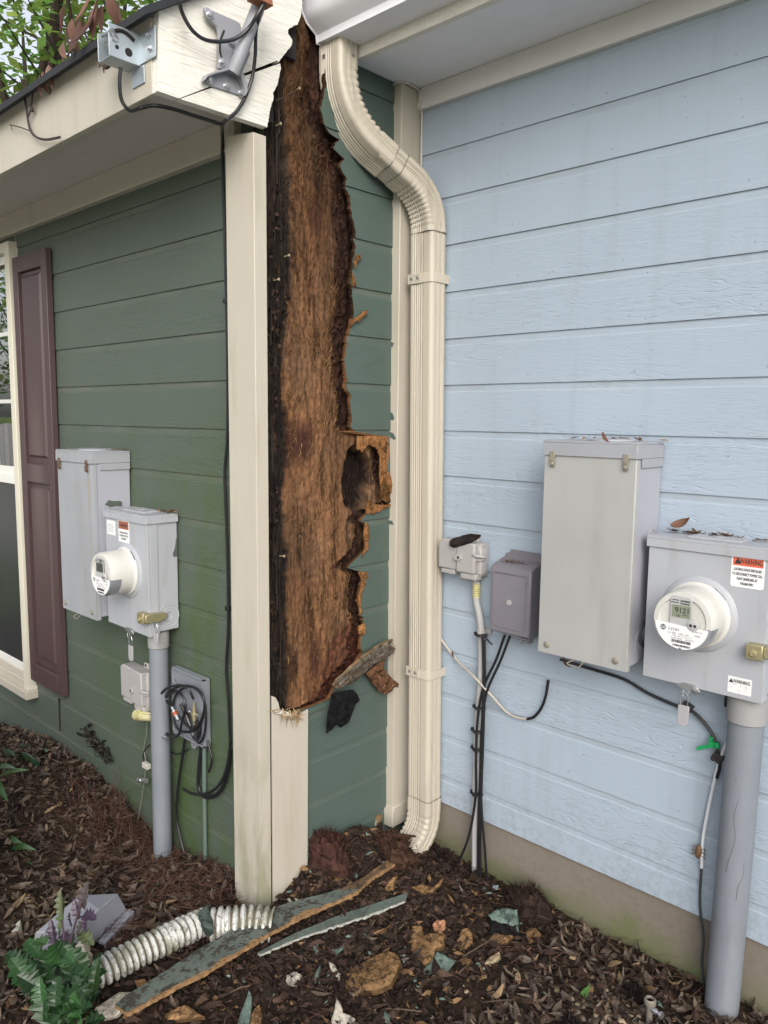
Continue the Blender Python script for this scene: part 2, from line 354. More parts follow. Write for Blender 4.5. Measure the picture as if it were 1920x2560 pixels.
# torn thickness of the hardboard, a little behind the paint
mb = MB(); prev = None
for z, o in rows:
    if z < etab[0][0] or z > 3.1: prev = None; continue
    y0 = ey(z); p = at(1, 1, 2, 0)
    pat = MN.noise(V((z*7.5, 7, 0)))
    wdt = .003+.013*max(0, pat+.05)+.007*max(0, MN.noise(V((z*60, 3, 0))))
    if 1.60 < z < 1.775: wdt = .026+.014*MN.noise(V((z*60, 3, 0)))+.010*MN.noise(V((z*19, 3, 5)))      # broad break round the hole
    if 1.738 < z < 1.775: wdt = .09+.02*MN.noise(V((z*90, 1, 0)))
    cc = .5+.5*MN.noise(V((z*25, 9, 0))); warm = .25+1.3*max(0, MN.noise(V((z*9, 5, 1)))+.22)
    if 1.55 < z < 1.78: warm = 1.1+.5*MN.noise(V((z*40, 5, 1)))
    col = (.17*warm+.05*cc, .078*warm+.022*cc, .031*warm+.010*cc)
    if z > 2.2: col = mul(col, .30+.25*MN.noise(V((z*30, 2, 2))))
    pts = [(o-.0006, y0+.0015, z), (o-.002, y0-wdt*.25, z), (o-.006, y0-wdt*.8, z), (o-.012, y0-wdt, z), (o-.016, y0-wdt*.8, z)]
    if prev: 
        for k in range(4): mb.add([prev[k], prev[k+1], pts[k+1], pts[k]], [(0, 1, 2, 3)], 0, mul(col, (1.1, 1.0, .8, .35)[k]))
    prev = pts
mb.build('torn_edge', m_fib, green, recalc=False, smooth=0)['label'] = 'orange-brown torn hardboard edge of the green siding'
# ---- rotted sheathing behind
btab = sorted((at(a, b, 0, -.025).z, at(a, b, 0, -.025).y) for a, b in ((700, 60), (706, 150), (716, 300), (722, 370), (733, 450), (728, 560), (735, 640), (728, 800), (714, 900), (712, 1000), (724, 1130), (712, 1200), (708, 1280), (724, 1400), (722, 1520), (722, 1640), (726, 1720)))
def blk(z): return lerp(btab, z)+.010*MN.noise(V((z*14, 0, 5)))+.005*MN.noise(V((z*50, 0, 5)))
def qw(z): return lerp([(.6, .05), (1.1, .055), (1.5, .07), (1.9, .07), (2.3, .105), (2.7, .12), (3.2, .10)], z)*.8*(1+.45*MN.noise(V((z*4.5, 3, 3))))
def shx(y, z):
    """depth of the exposed surface and its kind: 0 brown sheathing, 1 black decayed strip, 2 dark edge, 3 hole"""
    b = blk(z); x = -.024+.008*MN.noise(V((y*9, z*2.2, 0)))+.005*MN.noise(V((y*60, z*8, 2)))+.004*MN.noise(V((y*38, z*26, 7)))+.0025*MN.noise(V((y*110, z*60, 4))); k = 0.0
    s = min(1, max(0, (b-y)/.014)); x -= .026*s; x += s*(.014*MN.noise(V((y*55, z*5, 8)))+.012*MN.noise(V((y*30, z*22, 4)))+.006*MN.noise(V((y*90, z*50, 1)))); k = s
    e = ey(z)-y; q = min(1, max(0, 1-(e-.008)/qw(z)))*1.25*(.85+.7*MN.noise(V((y*9, z*7, 3)))) if e > -.02 else 1
    q = max(0, min(1, q)); x -= .030*q-.012*q*MN.noise(V((y*45, z*30, 2)))
    h = 0
    hy, hz = (y+.275)/.085, (z-1.585)/.135
    r = hy*hy+hz*hz+.5*MN.noise(V((y*22, z*16, 1)))
    if r < 1: h = min(1, (1-r)*3); x -= .07*h
    lo = min(1, max(0, (.70+max(0, min(.34, (y+.56)*1.9))-z)/.10+.8*MN.noise(V((y*14, z*14, 2))))) if y > -.62 else 0      # crumbled foot
    lo *= min(1, max(0, (y+.60)/.06)); x += lo*(.012*MN.noise(V((y*40, z*40, 6)))-.004)
    return x, k, q, h, lo
mb = MB(); ys = [-D-.02+.0048*i for i in range(142)]; zz = [.5+.0066*i for i in range(438)]
P = [[shx(y, z) for y in ys] for z in zz]; n = len(ys)
base = len(mb.v); mb.v += [(P[j][i][0], ys[i], zz[j]) for j in range(len(zz)) for i in range(n)]
def shcol(y, z, k, q, h, lo):
    n1 = MN.noise(V((y*26, z*4, 0))); n2 = MN.noise(V((y*90, z*14, 3))); n3 = MN.noise(V((y*7, z*3.2, 9))); n4 = MN.noise(V((y*60, z*60, 3)))
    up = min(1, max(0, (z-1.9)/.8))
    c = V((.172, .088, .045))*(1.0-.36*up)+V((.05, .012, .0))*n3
    c *= 1+.40*n1+.42*n2+.40*n4
    if n1+n2*.6 < -.32: c *= .55
    n5 = MN.noise(V((y*17, z*1.3, 4))); c *= 1-.32*max(0, min(1, (n5-.02)*3))
    if n3 > .28: c = c.lerp(V((.060, .026, .017)), min(1, (n3-.28)*4))
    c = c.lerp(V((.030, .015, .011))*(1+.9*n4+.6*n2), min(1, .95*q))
    c = c.lerp(V((.080, .028, .016))*(1+.9*n4), .75*lo)
    b = V((.013, .011, .010))*(1+.8*n2)
    if n1+.5*n4 > .16: b = b.lerp(V((.060, .036, .024)), min(1, (n1+.5*n4-.16)*2.4))
    if z > 2.5 and n3 > .0: b = b.lerp(V((.075, .050, .038)), min(1, n3*2.4))
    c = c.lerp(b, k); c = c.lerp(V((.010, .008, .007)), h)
    return tuple(max(.004, v) for v in c)
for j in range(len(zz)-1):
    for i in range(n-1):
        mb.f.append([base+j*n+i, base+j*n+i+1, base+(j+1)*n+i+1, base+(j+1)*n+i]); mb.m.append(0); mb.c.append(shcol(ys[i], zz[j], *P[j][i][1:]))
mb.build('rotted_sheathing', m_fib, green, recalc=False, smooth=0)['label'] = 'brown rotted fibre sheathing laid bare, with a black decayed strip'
# loose fibres on it
mb = MB()
for _ in range(17000):
    z = rnd(.62, 3.15); e = ey(z); y = rnd(-D, min(e, -.1)); x, k, q, h, lo = shx(y, z)
    if k > .5 and random.random() < .45: continue
    den = MN.noise(V((y*8, z*5, 6)))
    if k < .5 and h < .2 and random.random() > .42+1.3*den: continue
    up = min(1, max(0, (z-1.9)/.8))
    a = (.9*MN.noise(V((y*11, z*6, 4)))+random.gauss(0, .22) if k < .5 else random.gauss(0, .06)) if lo < .3 else rnd(-1.5, 1.5); L = (rnd(.006, .028) if random.random() < .88 else rnd(.03, .06)) if k < .5 else rnd(.02, .11)
    if h > .2: L *= 1.3
    wd = rnd(.0005, .0013); dy, dz = math.sin(a)*L, math.cos(a)*L; lf = rnd(.001, .006); b1 = rnd(-.004, .006)
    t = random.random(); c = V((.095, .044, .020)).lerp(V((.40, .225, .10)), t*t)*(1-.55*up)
    if q > .5: c = V((.075, .032, .018))*rnd(.5, 1.6)
    if k > .5: c = V((.020, .016, .014)).lerp(V((.10, .062, .035)), t**5)
    if h > .3: c = V((.05, .028, .018))*rnd(.3, 1.5)
    if lo > .3: c = V((.10, .035, .02))*rnd(.4, 1.5)
    nyy, nzz = math.cos(a)*wd, -math.sin(a)*wd
    mb.add([(x+lf*.3, y-nyy, z-nzz), (x+lf*.3, y+nyy, z+nzz), (x+lf+b1, y+dy/2+nyy, z+dz/2+nzz), (x+lf+b1, y+dy/2-nyy, z+dz/2-nzz), (x+lf*.6, y+dy, z+dz)],
           [(0, 1, 2, 3), (3, 2, 4)], 0, tuple(c))
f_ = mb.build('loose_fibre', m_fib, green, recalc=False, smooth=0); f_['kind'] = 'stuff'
# long black splinters of the decayed framing, pale at the foot
mb = MB()
for _ in range(150):
    y = rnd(-.742, blk(2)-.004); z = rnd(.60, 3.0); L = rnd(.05, .35); wd = rnd(.0015, .006)
    if z < .72: z = rnd(.58, .64); L = rnd(.05, .17); c = V((.26, .15, .075))*rnd(.3, 1.1)
    else: c = V((.022, .017, .014))*rnd(.5, 2.0)
    x = -.05+rnd(-.006, .022); a = random.gauss(0, .03)
    mb.add([(x, y-wd, z), (x+wd*.8, y, z), (x, y+wd, z), (x+.004, y+a*L, z+L)], [(0, 1, 3), (1, 2, 3)], 0, tuple(c))
def chip(x, y, z, s, c):
    n = V((1, rnd(-.6, .6), rnd(-.6, .6))).normalized(); u = n.orthogonal().normalized(); u.rotate(Matrix.Rotation(rnd(0, 6.3), 3, n)); v = n.cross(u); P = V((x, y, z)); k = [P+u*(s*math.cos(a)*rnd(.6, 1.3))+v*(s*math.sin(a)*rnd(.5, 1.2))*1.0 for a in (0, 1.1, 2.2, 3.2, 4.3, 5.3)]; t = P+n*s*rnd(.3, .8)
    mb.add(k+[t], [(i, (i+1) % 6, 6) for i in range(6)], 0, tuple(max(.004, q) for q in c))
for _ in range(620):
    z = rnd(.62, 3.05) if random.random() < .6 else random.choice((rnd(2.45, 3.0), rnd(1.85, 2.3))); y = rnd(-.742, blk(z)+.004)
    if MN.noise(V((y*20, z*5, 2))) < -.05: continue
    chip(-.045+rnd(-.008, .012), y, z, rnd(.003, .011), V((.085, .052, .036))*rnd(.1, 1.1)**1.6 if z > 2.4 else V((.055, .034, .024))*rnd(.1, 1.3)**2)
for _ in range(900):
    z = abs(random.gauss(0, .07))+.585; y = rnd(-.735, -.36); 
    if z > .62+max(0, (y+.56)*.9)+.10 or ey(max(z, .62)) < y-.01: continue
    chip(-.016+rnd(-.012, .014), y, z, rnd(.003, .010), (V((.075, .030, .020)) if random.random() < .7 else V((.014, .012, .011)))*rnd(.3, 1.5))
for _ in range(420):
    z = rnd(.7, 3.0); e = ey(z); y = e-abs(random.gauss(0, .03))-.006
    if y < -.6: continue
    chip(-.040+rnd(-.008, .012), y, z, rnd(.003, .009), V((.045, .022, .016))*rnd(.2, 1.5))
mb.build('decayed_framing', m_fib, green, recalc=False, smooth=0)['label'] = 'blackened splintered framing beside the corner board'
for px, py in ((695, 312), (742, 224), (690, 700), (704, 1390), (716, 640)):
    mb = MB(); p = at(px, py, 0, -.022); mb.lathe(p, (1, .1, .1), [(.0022, -.01), (.0022, .012), (.0052, .0125), (.0048, .0145), (0, .015)], 10); mb.build('nail', plain('nail_tan', (.42, .34, .22), .5, .3), green)
mb = MB(); mb.tube(cr([at(688, 252, 0, -.01), at(712, 243, 0, .0), at(742, 226, 0, .004)], 4), [.0035]*4+[.003]*4+[.002], 5, 0, (.06, .04, .03)); mb.build('bent_sliver', m_fib, green)
# curled flaps of siding round the break
def ragged(pts, n=5, amp=.004, seed=0):
    o = []
    for i, p in enumerate(pts):
        q = pts[(i+1) % len(pts)]; p, q = V(p), V(q)
        for k in range(n):
            t = k/n; r = p.lerp(q, t); r += V([amp*MN.noise(V((r[0]*90+j*13, r[1]*90, seed+j))) for j in range(len(r))]); o.append(tuple(r))
    return o
def slab(mb, pts, nrm, th, col, col2, lump=.004, seed=0):
    """chunky ragged slab from an outline of 3-D points: bulging front, back and edge"""
    P = [V(p) for p in pts]; nrm = V(nrm).normalized(); n = len(P); c = sum(P, V((0, 0, 0)))/n; so = V((seed*1.7, 3, 9))
    ex = nrm.orthogonal().normalized(); ey_ = nrm.cross(ex); Q = [V(((p-c).dot(ex), (p-c).dot(ey_))) for p in P]
    xs, ys_ = [q.x for q in Q], [q.y for q in Q]; st = max(.0035, max(max(xs)-min(xs), max(ys_)-min(ys_))/26); inn = []; rr = random.Random(seed)
    def edge(q): return min((q-MG.intersect_point_line(q, Q[i], Q[(i+1) % n])[0].to_2d()).length if 0 <= MG.intersect_point_line(q, Q[i], Q[(i+1) % n])[1] <= 1 else min((q-Q[i]).length, (q-Q[(i+1) % n]).length) for i in range(n))
    y = min(ys_)+st*.5
    while y < max(ys_):
        x = min(xs)+st*.5
        while x < max(xs):
            q = V((x+rr.uniform(-.3, .3)*st, y+rr.uniform(-.3, .3)*st)); inside = False
            for i in range(n):
                p1, p2 = Q[i], Q[(i+1) % n]
                if (p1.y > q.y) != (p2.y > q.y) and q.x < (p2.x-p1.x)*(q.y-p1.y)/(p2.y-p1.y)+p1.x: inside = not inside
            if inside and edge(q) > st*.45: inn.append(q)
            x += st
        y += st
    vo, eo, fo = MG.delaunay_2d_cdt(Q+inn, [(i, (i+1) % n) for i in range(n)], [], 1, 1e-6)[:3]
    def cv(q, k):
        f = 1+.35*MN.noise(q*30+so)+.4*MN.noise(q*85+so)+.3*MN.noise(q*210+so); cc = col2 if k == 0 else col
        if k > 0 and MN.noise(q*45-so)+.4*MN.noise(q*120+so) > .30: cc = V(cc)*.42
        return tuple(max(.004, x*f) for x in cc)
    top = []
    for q in vo:
        p = c+ex*q.x+ey_*q.y; d = min(1, edge(V(q))/(st*1.6)); top.append(p+nrm*(th*(.15+.35*d**.6)+lump*(MN.noise(p*23+so)+.7*MN.noise(p*61+so)+.45*MN.noise(p*150+so))*(.35+.65*d)))
    for f in fo: mb.add([top[i] for i in f], [(0, 1, 2)], 0, cv(top[f[0]], 1))
    bot = [p-nrm*th*.5 for p in P]
    for i in range(n):
        j = (i+1) % n; ti = min(range(len(vo)), key=lambda k: (V(vo[k])-Q[i]).length); tj = min(range(len(vo)), key=lambda k: (V(vo[k])-Q[j]).length)
        mb.add([top[ti], top[tj], bot[j], bot[i]], [(0, 1, 2, 3)], 0, cv(bot[i]*1.1, 0))
    mb.add(bot, [tuple(range(n))[::-1]], 0, col2)
mb = MB(); ORG = (.25, .118, .046)
for poly, col, xx in (([(893, 1090), (966, 1090), (971, 1110), (965, 1140), (951, 1160), (945, 1125), (920, 1112), (905, 1130), (893, 1120)], ORG, .004),
                      ([(953, 1118), (969, 1110), (965, 1150), (962, 1180), (956, 1250), (947, 1190), (948, 1150)], mul(ORG, .85), .003),
                      ([(962, 1180), (976, 1180), (978, 1192), (984, 1200), (983, 1212), (992, 1232), (985, 1246), (968, 1212), (956, 1208)], mul(ORG, 1.0), .014),
                      ([(955, 1205), (966, 1212), (982, 1246), (975, 1258), (960, 1256), (950, 1240)], mul(ORG, .4), .006),
                      ([(916, 1270), (921, 1250), (928, 1252), (932, 1262), (955, 1259), (975, 1262), (990, 1254), (991, 1262), (970, 1268), (950, 1276), (935, 1286), (917, 1284)], mul(ORG, .9), .016),
                      ([(912, 1305), (921, 1315), (924, 1340), (918, 1375), (903, 1393), (912, 1370), (909, 1335)], mul(ORG, .9), .010),
                      ([(897, 1430), (917, 1430), (921, 1440), (912, 1462), (904, 1490), (905, 1530), (899, 1538), (897, 1490), (904, 1455)], mul(ORG, .9), .010),
                      ([(895, 1565), (910, 1560), (917, 1574), (912, 1587), (898, 1584)], mul(ORG, 1.25), .018),
                      ([(876, 810), (883, 800), (905, 780), (922, 777), (917, 787), (900, 800), (878, 812)], mul(ORG, .8), .020),
                      ([(883, 660), (890, 640), (905, 636), (896, 650), (889, 672)], mul(ORG, .8), .018),
                      ([(881, 680), (887, 690), (891, 716), (882, 712)], mul(ORG, .8), .015)):
    pts = ragged([at(a, b, 0, xx) for a, b in poly], 5, .008, len(poly)); slab(mb, pts, (1, .0, 0), .007, col, mul(col, .45), .0065, len(poly))
mb.build('torn_flap', m_fib, green, smooth=0)['label'] = 'curled orange flaps of broken hardboard round the hole'
# ---- corner boards
mb = MB(); mb.prism([(-.136, .06), (-.125, .0), (-.10, -.06), (.02, -.06), (.02, 2.742), (-.136, 2.765)], 1, -.80, -.748)
mb.build('corner_board', m_post, green, bevel=.002)
mb = MB()
pl = [(669, 1748), (676, 1742), (690, 1744), (697, 1757), (700, 1772), (716, 1788), (734, 1792), (748, 1797), (757, 1783), (766, 1778), (771, 1774)]
pp = [(at(a, b, 0, .02).y, at(a, b, 0, .02).z) for a, b in pl]
mb.prism([(-.738, -.05)]+[(max(a, -.738), b) for a, b in pp]+[(-.572, -.05)], 0, .0095, .0192, 0)
cb = mb.build('broken_corner_board', m_cream, green, bevel=.0012); cb['label'] = 'cream corner board snapped off with a splintered top'
mb = MB()
fp = [at(a, b, 0, .030) for a, b in ((672, 1778), (700, 1773), (722, 1780), (728, 1790), (716, 1790), (690, 1784))]
slab(mb, ragged(fp, 3, .002), (1, 0, .2), .005, (.60, .55, .45), (.3, .2, .1), .002)
for _ in range(70):
    p = at(rnd(700, 750), rnd(1770, 1800), 0, rnd(.02, .045)); a = rnd(-2.6, .6); L = rnd(.015, .06); wd = rnd(.0008, .003)
    q = p+V((rnd(-.005, .02), math.cos(a)*L*.6, math.sin(a)*L)); c = mul((.36, .25, .14), rnd(.35, 1.5)); nn = (q-p).cross(V((1, 0, 0))).normalized()*wd
    mb.add([p-nn, p+nn, q], [(0, 1, 2)], 0, c)
mb.build('splinter', m_fib, cb, smooth=0)
mb = MB()
mb.box(.0, .045, -.118, -.0, .18, 3.094); mb.prism([(-.128, .10), (-.128, .16), (-.118, .19), (0, .19), (0, .10)], 0, -.0, .052)
mb.build('inside_corner_board', m_cream, green, bevel=.003)
mb = MB(); mb.tube(cr([(.0, -.124, 3.09), (.03, -.125, 3.093), (.052, -.10, 3.093), (.056, -.03, 3.085), (.057, -.014, 3.06), (.057, -.012, 2.6)], 5), .004, 8)
mb.box(.046, .066, -.03, -.016, 3.02, 3.045); mb.build('wire', m_soff, green)
# ---- eave of the green wing
mb = MB(); mb.box(-6, -.137, -D-.036, -D-.003, 2.735, 2.839); mb.build('frieze_board', m_cream_x, green, bevel=.002)
mb = MB(); mb.box(-6, -.001, -1.124, -D, 2.840, 2.852); mb.build('soffit', m_soff, green)
mb = MB(); mb.box(-6, -.001, -1.151, -1.125, 2.762, 2.975); mb.build('fascia', m_cream_x, green, bevel=.002)
ub = [(at(a, b, 0, .03).y, at(a, b, 0, .03).z) for a, b in ((696, 156), (706, 143), (717, 128), (729, 114), (731, 100), (720, 84), (721, 73), (732, 66), (744, 62), (752, 40), (756, 10))]
sm0 = at(449, 248, 0, .03); sm1 = at(696, 154, 0, .03)
def rg(ps, i0, i1, amp=.004):
    o = []
    for i, p in enumerate(ps):
        o.append(p)
        if i0 <= i < i1:
            q = ps[i+1]
            for k in (1, 2, 3, 4):
                t = k/5; o.append((p[0]+(q[0]-p[0])*t+amp*MN.noise(V((i*3.3+t*7, 1, 1))), p[1]+(q[1]-p[1])*t+amp*MN.noise(V((i*3.3+t*9, 5, 1)))))
    return o
mb = MB(); up = [(-1.151, 2.762), (sm0.y-.002, 2.762), (sm1.y-.004, sm1.z+.003)]+ub+[(-.62, 3.42), (-1.151+.01, 2.985)]
mb.prism(rg(up, 2, 13), 0, .0, .03); mb.build('rake_board', m_white, green, bevel=.0015)
lb = [(at(a, b, 0, .03).y, at(a, b, 0, .03).z) for a, b in ((701, 158), (703, 168), (699, 190), (694, 213), (683, 233), (685, 244), (679, 262), (674, 284), (672, 300), (669, 315))]
mb = MB(); mb.prism(rg([(sm0.y+.002, 2.762)]+[(lb[-1][0], 2.768)]+lb[::-1], 1, 10), 0, .0, .029); mb.build('eave_return_board', m_white, green, bevel=.0015)
mb = MB(); mb.prism([(-1.20, 2.945), (1.6, 2.945+2.8*.64), (1.6, 2.995+2.8*.64), (-1.20, 2.968)], 0, -6, .055)
mb.build('roof', plain('asphalt_shingle', (.022, .024, .028), .85, var=.5, scale=200), green)
mb = MB(); mb.box(-.02, -.002, -1.12, -.70, 2.80, 3.03); mb.prism([(-1.12, 3.03), (-.6, 3.03), (-.6, 3.32)], 0, -.02, -.0021); mb.build('eave_backing', m_dark, green)
mb = MB()
for poly in ([(974, 1028), (982, 1034), (986, 1046), (982, 1052), (974, 1048)], [(972, 1078), (984, 1084), (990, 1096), (986, 1100), (976, 1094)], [(974, 852), (985, 858), (981, 868), (973, 866)], [(968, 1300), (980, 1302), (984, 1312), (970, 1310)]): p3 = [at(a, b, 1, -.1186) for a, b in poly]; mb.add(p3, [tuple(range(len(p3)))])
sm = mb.build('paint_smear', plain('green_paint_smear', GREEN_M, .6), green, recalc=False); sm['kind'] = 'stuff'
# ---- window
wn = MB(); xr = -2.05
wn.box(xr-.055, xr, -D-.052, -D+.02, .33, 2.70); wn.box(-3.25, -3.195, -D-.052, -D+.02, .33, 2.70); wn.box(-3.195, xr-.055, -D-.050, -D+.02, 2.65, 2.70)
wf = wn.build('window', paint('window_frame_cream', (.60, .57, .47), .5, .06, .3), green, bevel=.003); wf['label'] = 'tall cream framed window with its lower half screened'
mb = MB(); mb.box(-3.27, xr+.015, -D-.07, -D+.02, .285, .33); mb.box(-3.2, xr-.056, -D-.045, -D+.02, .33, .375); mb.box(-3.2, xr-.056, -D-.03, -D+.03, .375, .41); mb.build('sill', m_cream_x, wf, bevel=.003)
mb = MB()
for z0, z1 in ((.41, 1.50), (1.50, 2.65)):
    yy = -D-.012 if z0 < 1 else -D-.004
    mb.box(xr-.10, xr-.0555, yy-.012, yy+.012, z0, z1); mb.box(-3.195, -3.15, yy-.012, yy+.012, z0, z1); mb.box(-3.15, xr-.10, yy-.012, yy+.012, z0, z0+.045); mb.box(-3.15, xr-.10, yy-.0125, yy+.012, z1-.05, z1)
mb.build('sash', paint('sash_white', (.70, .70, .66), .45, .04, .1), wf, bevel=.002)
mb = MB()
for z0, z1, yy in ((.45, 1.45, -D-.006), (1.54, 2.6, -D-.0225)):
    for zq in (z0+(z1-z0)/3, z0+2*(z1-z0)/3): mb.box(-3.15, xr-.10, yy-.004, yy+.004, zq-.010, zq+.010)
    for xq in (-2.41, -2.66, -2.92): mb.box(xq-.009, xq+.009, yy-.0035, yy+.0035, z0, z1)
mb.build('muntin', paint('muntin_white', (.6, .6, .57), .5, .04, .1), wf)
g = G('window_glass'); o = g.t.nodes['Material Output']; tr = g.t.nodes.new('ShaderNodeBsdfTransparent'); tr.inputs[0].default_value = (.55, .6, .6, 1)
gl = g.t.nodes.new('ShaderNodeBsdfGlossy'); gl.inputs['Roughness'].default_value = .01; fr = g.t.nodes.new('ShaderNodeFresnel'); fr.inputs[0].default_value = 2.7
mx = g.t.nodes.new('ShaderNodeMixShader')
for a, b in ((g.math('ADD', g.math('MULTIPLY', fr.outputs[0], .8), .48), mx.inputs[0]), (tr.outputs[0], mx.inputs[1]), (gl.outputs[0], mx.inputs[2]), (mx.outputs[0], o.inputs[0])): g.t.links.new(a, b)
mb = MB(); mb.box(-3.15, xr-.10, -D-.018, -D-.013, 1.545, 2.605); mb.build('pane', g.mat, wf)
mb = MB(); mb.box(-3.15, xr-.10, -D-.022, -D-.019, .45, 1.45)
g = G('insect_screen'); g.bs(Base_Color=(.035, .038, .04), Roughness=.25, Alpha=.86, Specular_IOR_Level=.6); mb.build('screen', g.mat, wf)
# ---- shutter
m_sh = paint('plum_brown_vinyl', (.068, .041, .043), .45, .06, .15, (.10, .07, .07), 'z', .18, 0)
mb = MB(); x0, x1, y1, yb = -2.03, -1.638, -D-.044, -D-.013; z0, z1 = .40, 2.612
for a, b, c, d in ((x0, x0+.06, z0, z1), (x1-.058, x1, z0, z1), (x0+.06, x1-.058, z0, .50), (x0+.06, x1-.058, 1.478, 1.575), (x0+.06, x1-.058, 2.533, z1)): mb.box(a, b, y1, yb, c, d)
mb.box(x0+.06, x1-.058, yb-.012, yb, .5, 2.533)
sh = mb.build('shutter', m_sh, green, bevel=.003)
g = G('plum_panel_grain'); x, y, z = g.sep(g.P); u = g.math('ABSOLUTE', g.math('SUBTRACT', x, -1.832))
d_ = g.math('ABSOLUTE', g.math('SUBTRACT', z, 1.52)); k = g.math('ADD', g.math('SUBTRACT', d_, g.math('MULTIPLY', u, -4.2)), g.math('MULTIPLY', g.noise(g.P, 14, 2), .12))
wv = g.math('POWER', g.math('ABSOLUTE', g.math('SINE', g.math('MULTIPLY', k, 80))), 3)
mk = g.math('MULTIPLY', g.ss(d_, .62, .10), g.ss(u, .11, .02)); c = g.mix(g.math('MULTIPLY', wv, g.math('MULTIPLY', mk, .7)), (.068, .041, .043), (.20, .145, .14))
g.bs(Base_Color=c, Roughness=.45); g.bump(g.noise(g.sc(g.P, (40, 40, 3)), 3, 3), .2, .002)
for c, d in ((.545, 1.452), (1.608, 2.512)):
    mb = MB(); a, b = x0+.085, x1-.083; q = .012
    mb.add([(a, yb-.0125, c), (b, yb-.0125, c), (b, yb-.0125, d), (a, yb-.0125, d), (a+q, y1+.005, c+q), (b-q, y1+.005, c+q), (b-q, y1+.005, d-q), (a+q, y1+.005, d-q)], [(4, 5, 6, 7), (0, 1, 5, 4), (1, 2, 6, 5), (2, 3, 7, 6), (3, 0, 4, 7)])
    mb.build('raised_panel', g.mat, sh)
mb = MB(); mb.box(x0+.064, x1-.062, y1-.0015, y1+.004, 1.484, 1.569); mb.build('mid_rail', g.mat, sh)
# ---- blue wing
fr_ = lambda u, o, z: (u, -o, z)
mb = MB(); lap(mb, 0, 5, .235, 3.1, fr_); mb.build('wall', m_sid_r, blue, recalc=False, smooth=20)
g = G('mossy_concrete'); x, y, z = g.sep(g.P); n1 = g.noise(g.P, 3, 5); n2 = g.noise(g.P, 60, 4)
c = g.mix(n1, (.15, .125, .10), (.215, .185, .155)); c = g.mix(g.math('MULTIPLY', g.ss(n2, .4, .8), .4), c, (.11, .10, .08))
ms = g.math('MULTIPLY', g.ss(g.math('ADD', z, g.math('MULTIPLY', g.noise(g.P, 6, 4), -.28)), .0, -.14), g.ss(g.noise(g.sc(g.P, (1, 1, .3)), 2.6, 3), .27, .52))
c = g.mix(g.math('MULTIPLY', ms, .75), c, (.095, .115, .035)); g.bs(Base_Color=c, Roughness=.9); g.bump(n2, .3, .003)
mb = MB(); mb.box(.0, 5, .008, .2, -.3, .245); mb.build('foundation', g.mat, blue)
mb = MB(); mb.box(.046, 5, -.024, -.001, 3.016, 3.096); mb.build('frieze_board', m_trim, blue, bevel=.002)
mb = MB(); mb.box(.014, 5, -.352, -.001, 3.097, 3.11); mb.build('soffit', m_soff_r, blue)
mb = MB(); mb.box(.016, 5, -.378, -.353, 3.086, 3.30); mb.build('fascia', m_white, blue, bevel=.002)
mb = MB(); pr = [(-.379, 3.127), (-.49, 3.127), (-.492, 3.152), (-.500, 3.158), (-.535, 3.178), (-.556, 3.205), (-.562, 3.235), (-.575, 3.25), (-.575, 3.27)]
mb.add([(x, a, b) for x in (-.018, 5) for a, b in pr], [(i, i+1, len(pr)+i+1, len(pr)+i) for i in range(len(pr)-1)])
mb.prism([(a, b) for a, b in pr]+[(-.379, 3.27)], 0, -.022, -.0185)
mb.tube([(-.021, a, b) for a, b in pr], .004, 6); mb.build('gutter', m_soff_r, blue, smooth=30)
mb = MB(); mb.prism([(-.60, 3.29), (.4, 3.45), (.4, 3.48), (-.60, 3.31)], 0, .06, 5); mb.build('roof', bpy.data.materials['asphalt_shingle'], blue)
# ---------------------------------------------------------------- downspout
GRV = []
def ds_profile(wx, wy, seg=0):
    """outline of a corrugated downspout section: ribs on every side, GRV marks the grooves"""
    o = []; r = .016; GRV.clear()
    def side(p, q, ribs):
        p, q = V(p), V(q); L = (q-p).length; t = (q-p)/L; nrm = V((t.y, -t.x))
        n = 48
        for i in range(n+1):
            s = i/n; d = 0
            for c in ribs:
                u = abs(s-c)/.036
                if u < 1: d -= .0050*(1-u*u)
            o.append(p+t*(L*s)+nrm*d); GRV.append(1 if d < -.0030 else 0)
    hx, hy = wx/2, wy/2
    side((-hx+r*.3, -hy), (hx-r, -hy), (.16, .28, .40, .52, .64)); 
    for a in (-60, -30): GRV.append(0); o.append(V((hx-r+r*math.cos(R_(a)), -hy+r+r*math.sin(R_(a)))))
    side((hx, -hy+r), (hx, hy-r), (.30, .44, .66, .80))
    for a in (30, 60): GRV.append(0); o.append(V((hx-r+r*math.cos(R_(a)), hy-r+r*math.sin(R_(a)))))
    side((hx-r, hy), (-hx+r, hy), (.3, .5, .7))
    side((-hx, hy-r), (-hx, -hy+r*.3), (.3, .5, .7)); return o
def sweep(mb, path, prof, ux0, scl=None, crimp=None, mi=0, capped=False):
    P = [V(p) for p in path]; n = len(prof); vs = []; fs = []
    u = V(ux0)
    for i, p in enumerate(P):
        T = (P[min(i+1, len(P)-1)]-P[max(i-1, 0)]).normalized()
        u = (u-T*u.dot(T)).normalized(); w_ = u.cross(T)
        s = scl[i] if scl else 1
        for q in prof:
            k = s
            if crimp and crimp[i]: k *= 1-crimp[i]*max(0, -(crimp_dir[0]*q[0]+crimp_dir[1]*q[1]))*12
            vs.append(p+u*(q[0]*k)+w_*(q[1]*k))
    for i in range(len(P)-1):
        for k in range(n):
            k2 = (k+1) % n; fs.append((i*n+k, i*n+k2, (i+1)*n+k2, (i+1)*n+k))
    m0 = len(mb.m); mb.add(vs, fs, mi)
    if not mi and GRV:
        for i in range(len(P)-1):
            for k in range(n): mb.m[m0+i*n+k] = 1 if GRV[k] and GRV[(k+1) % n] else 0
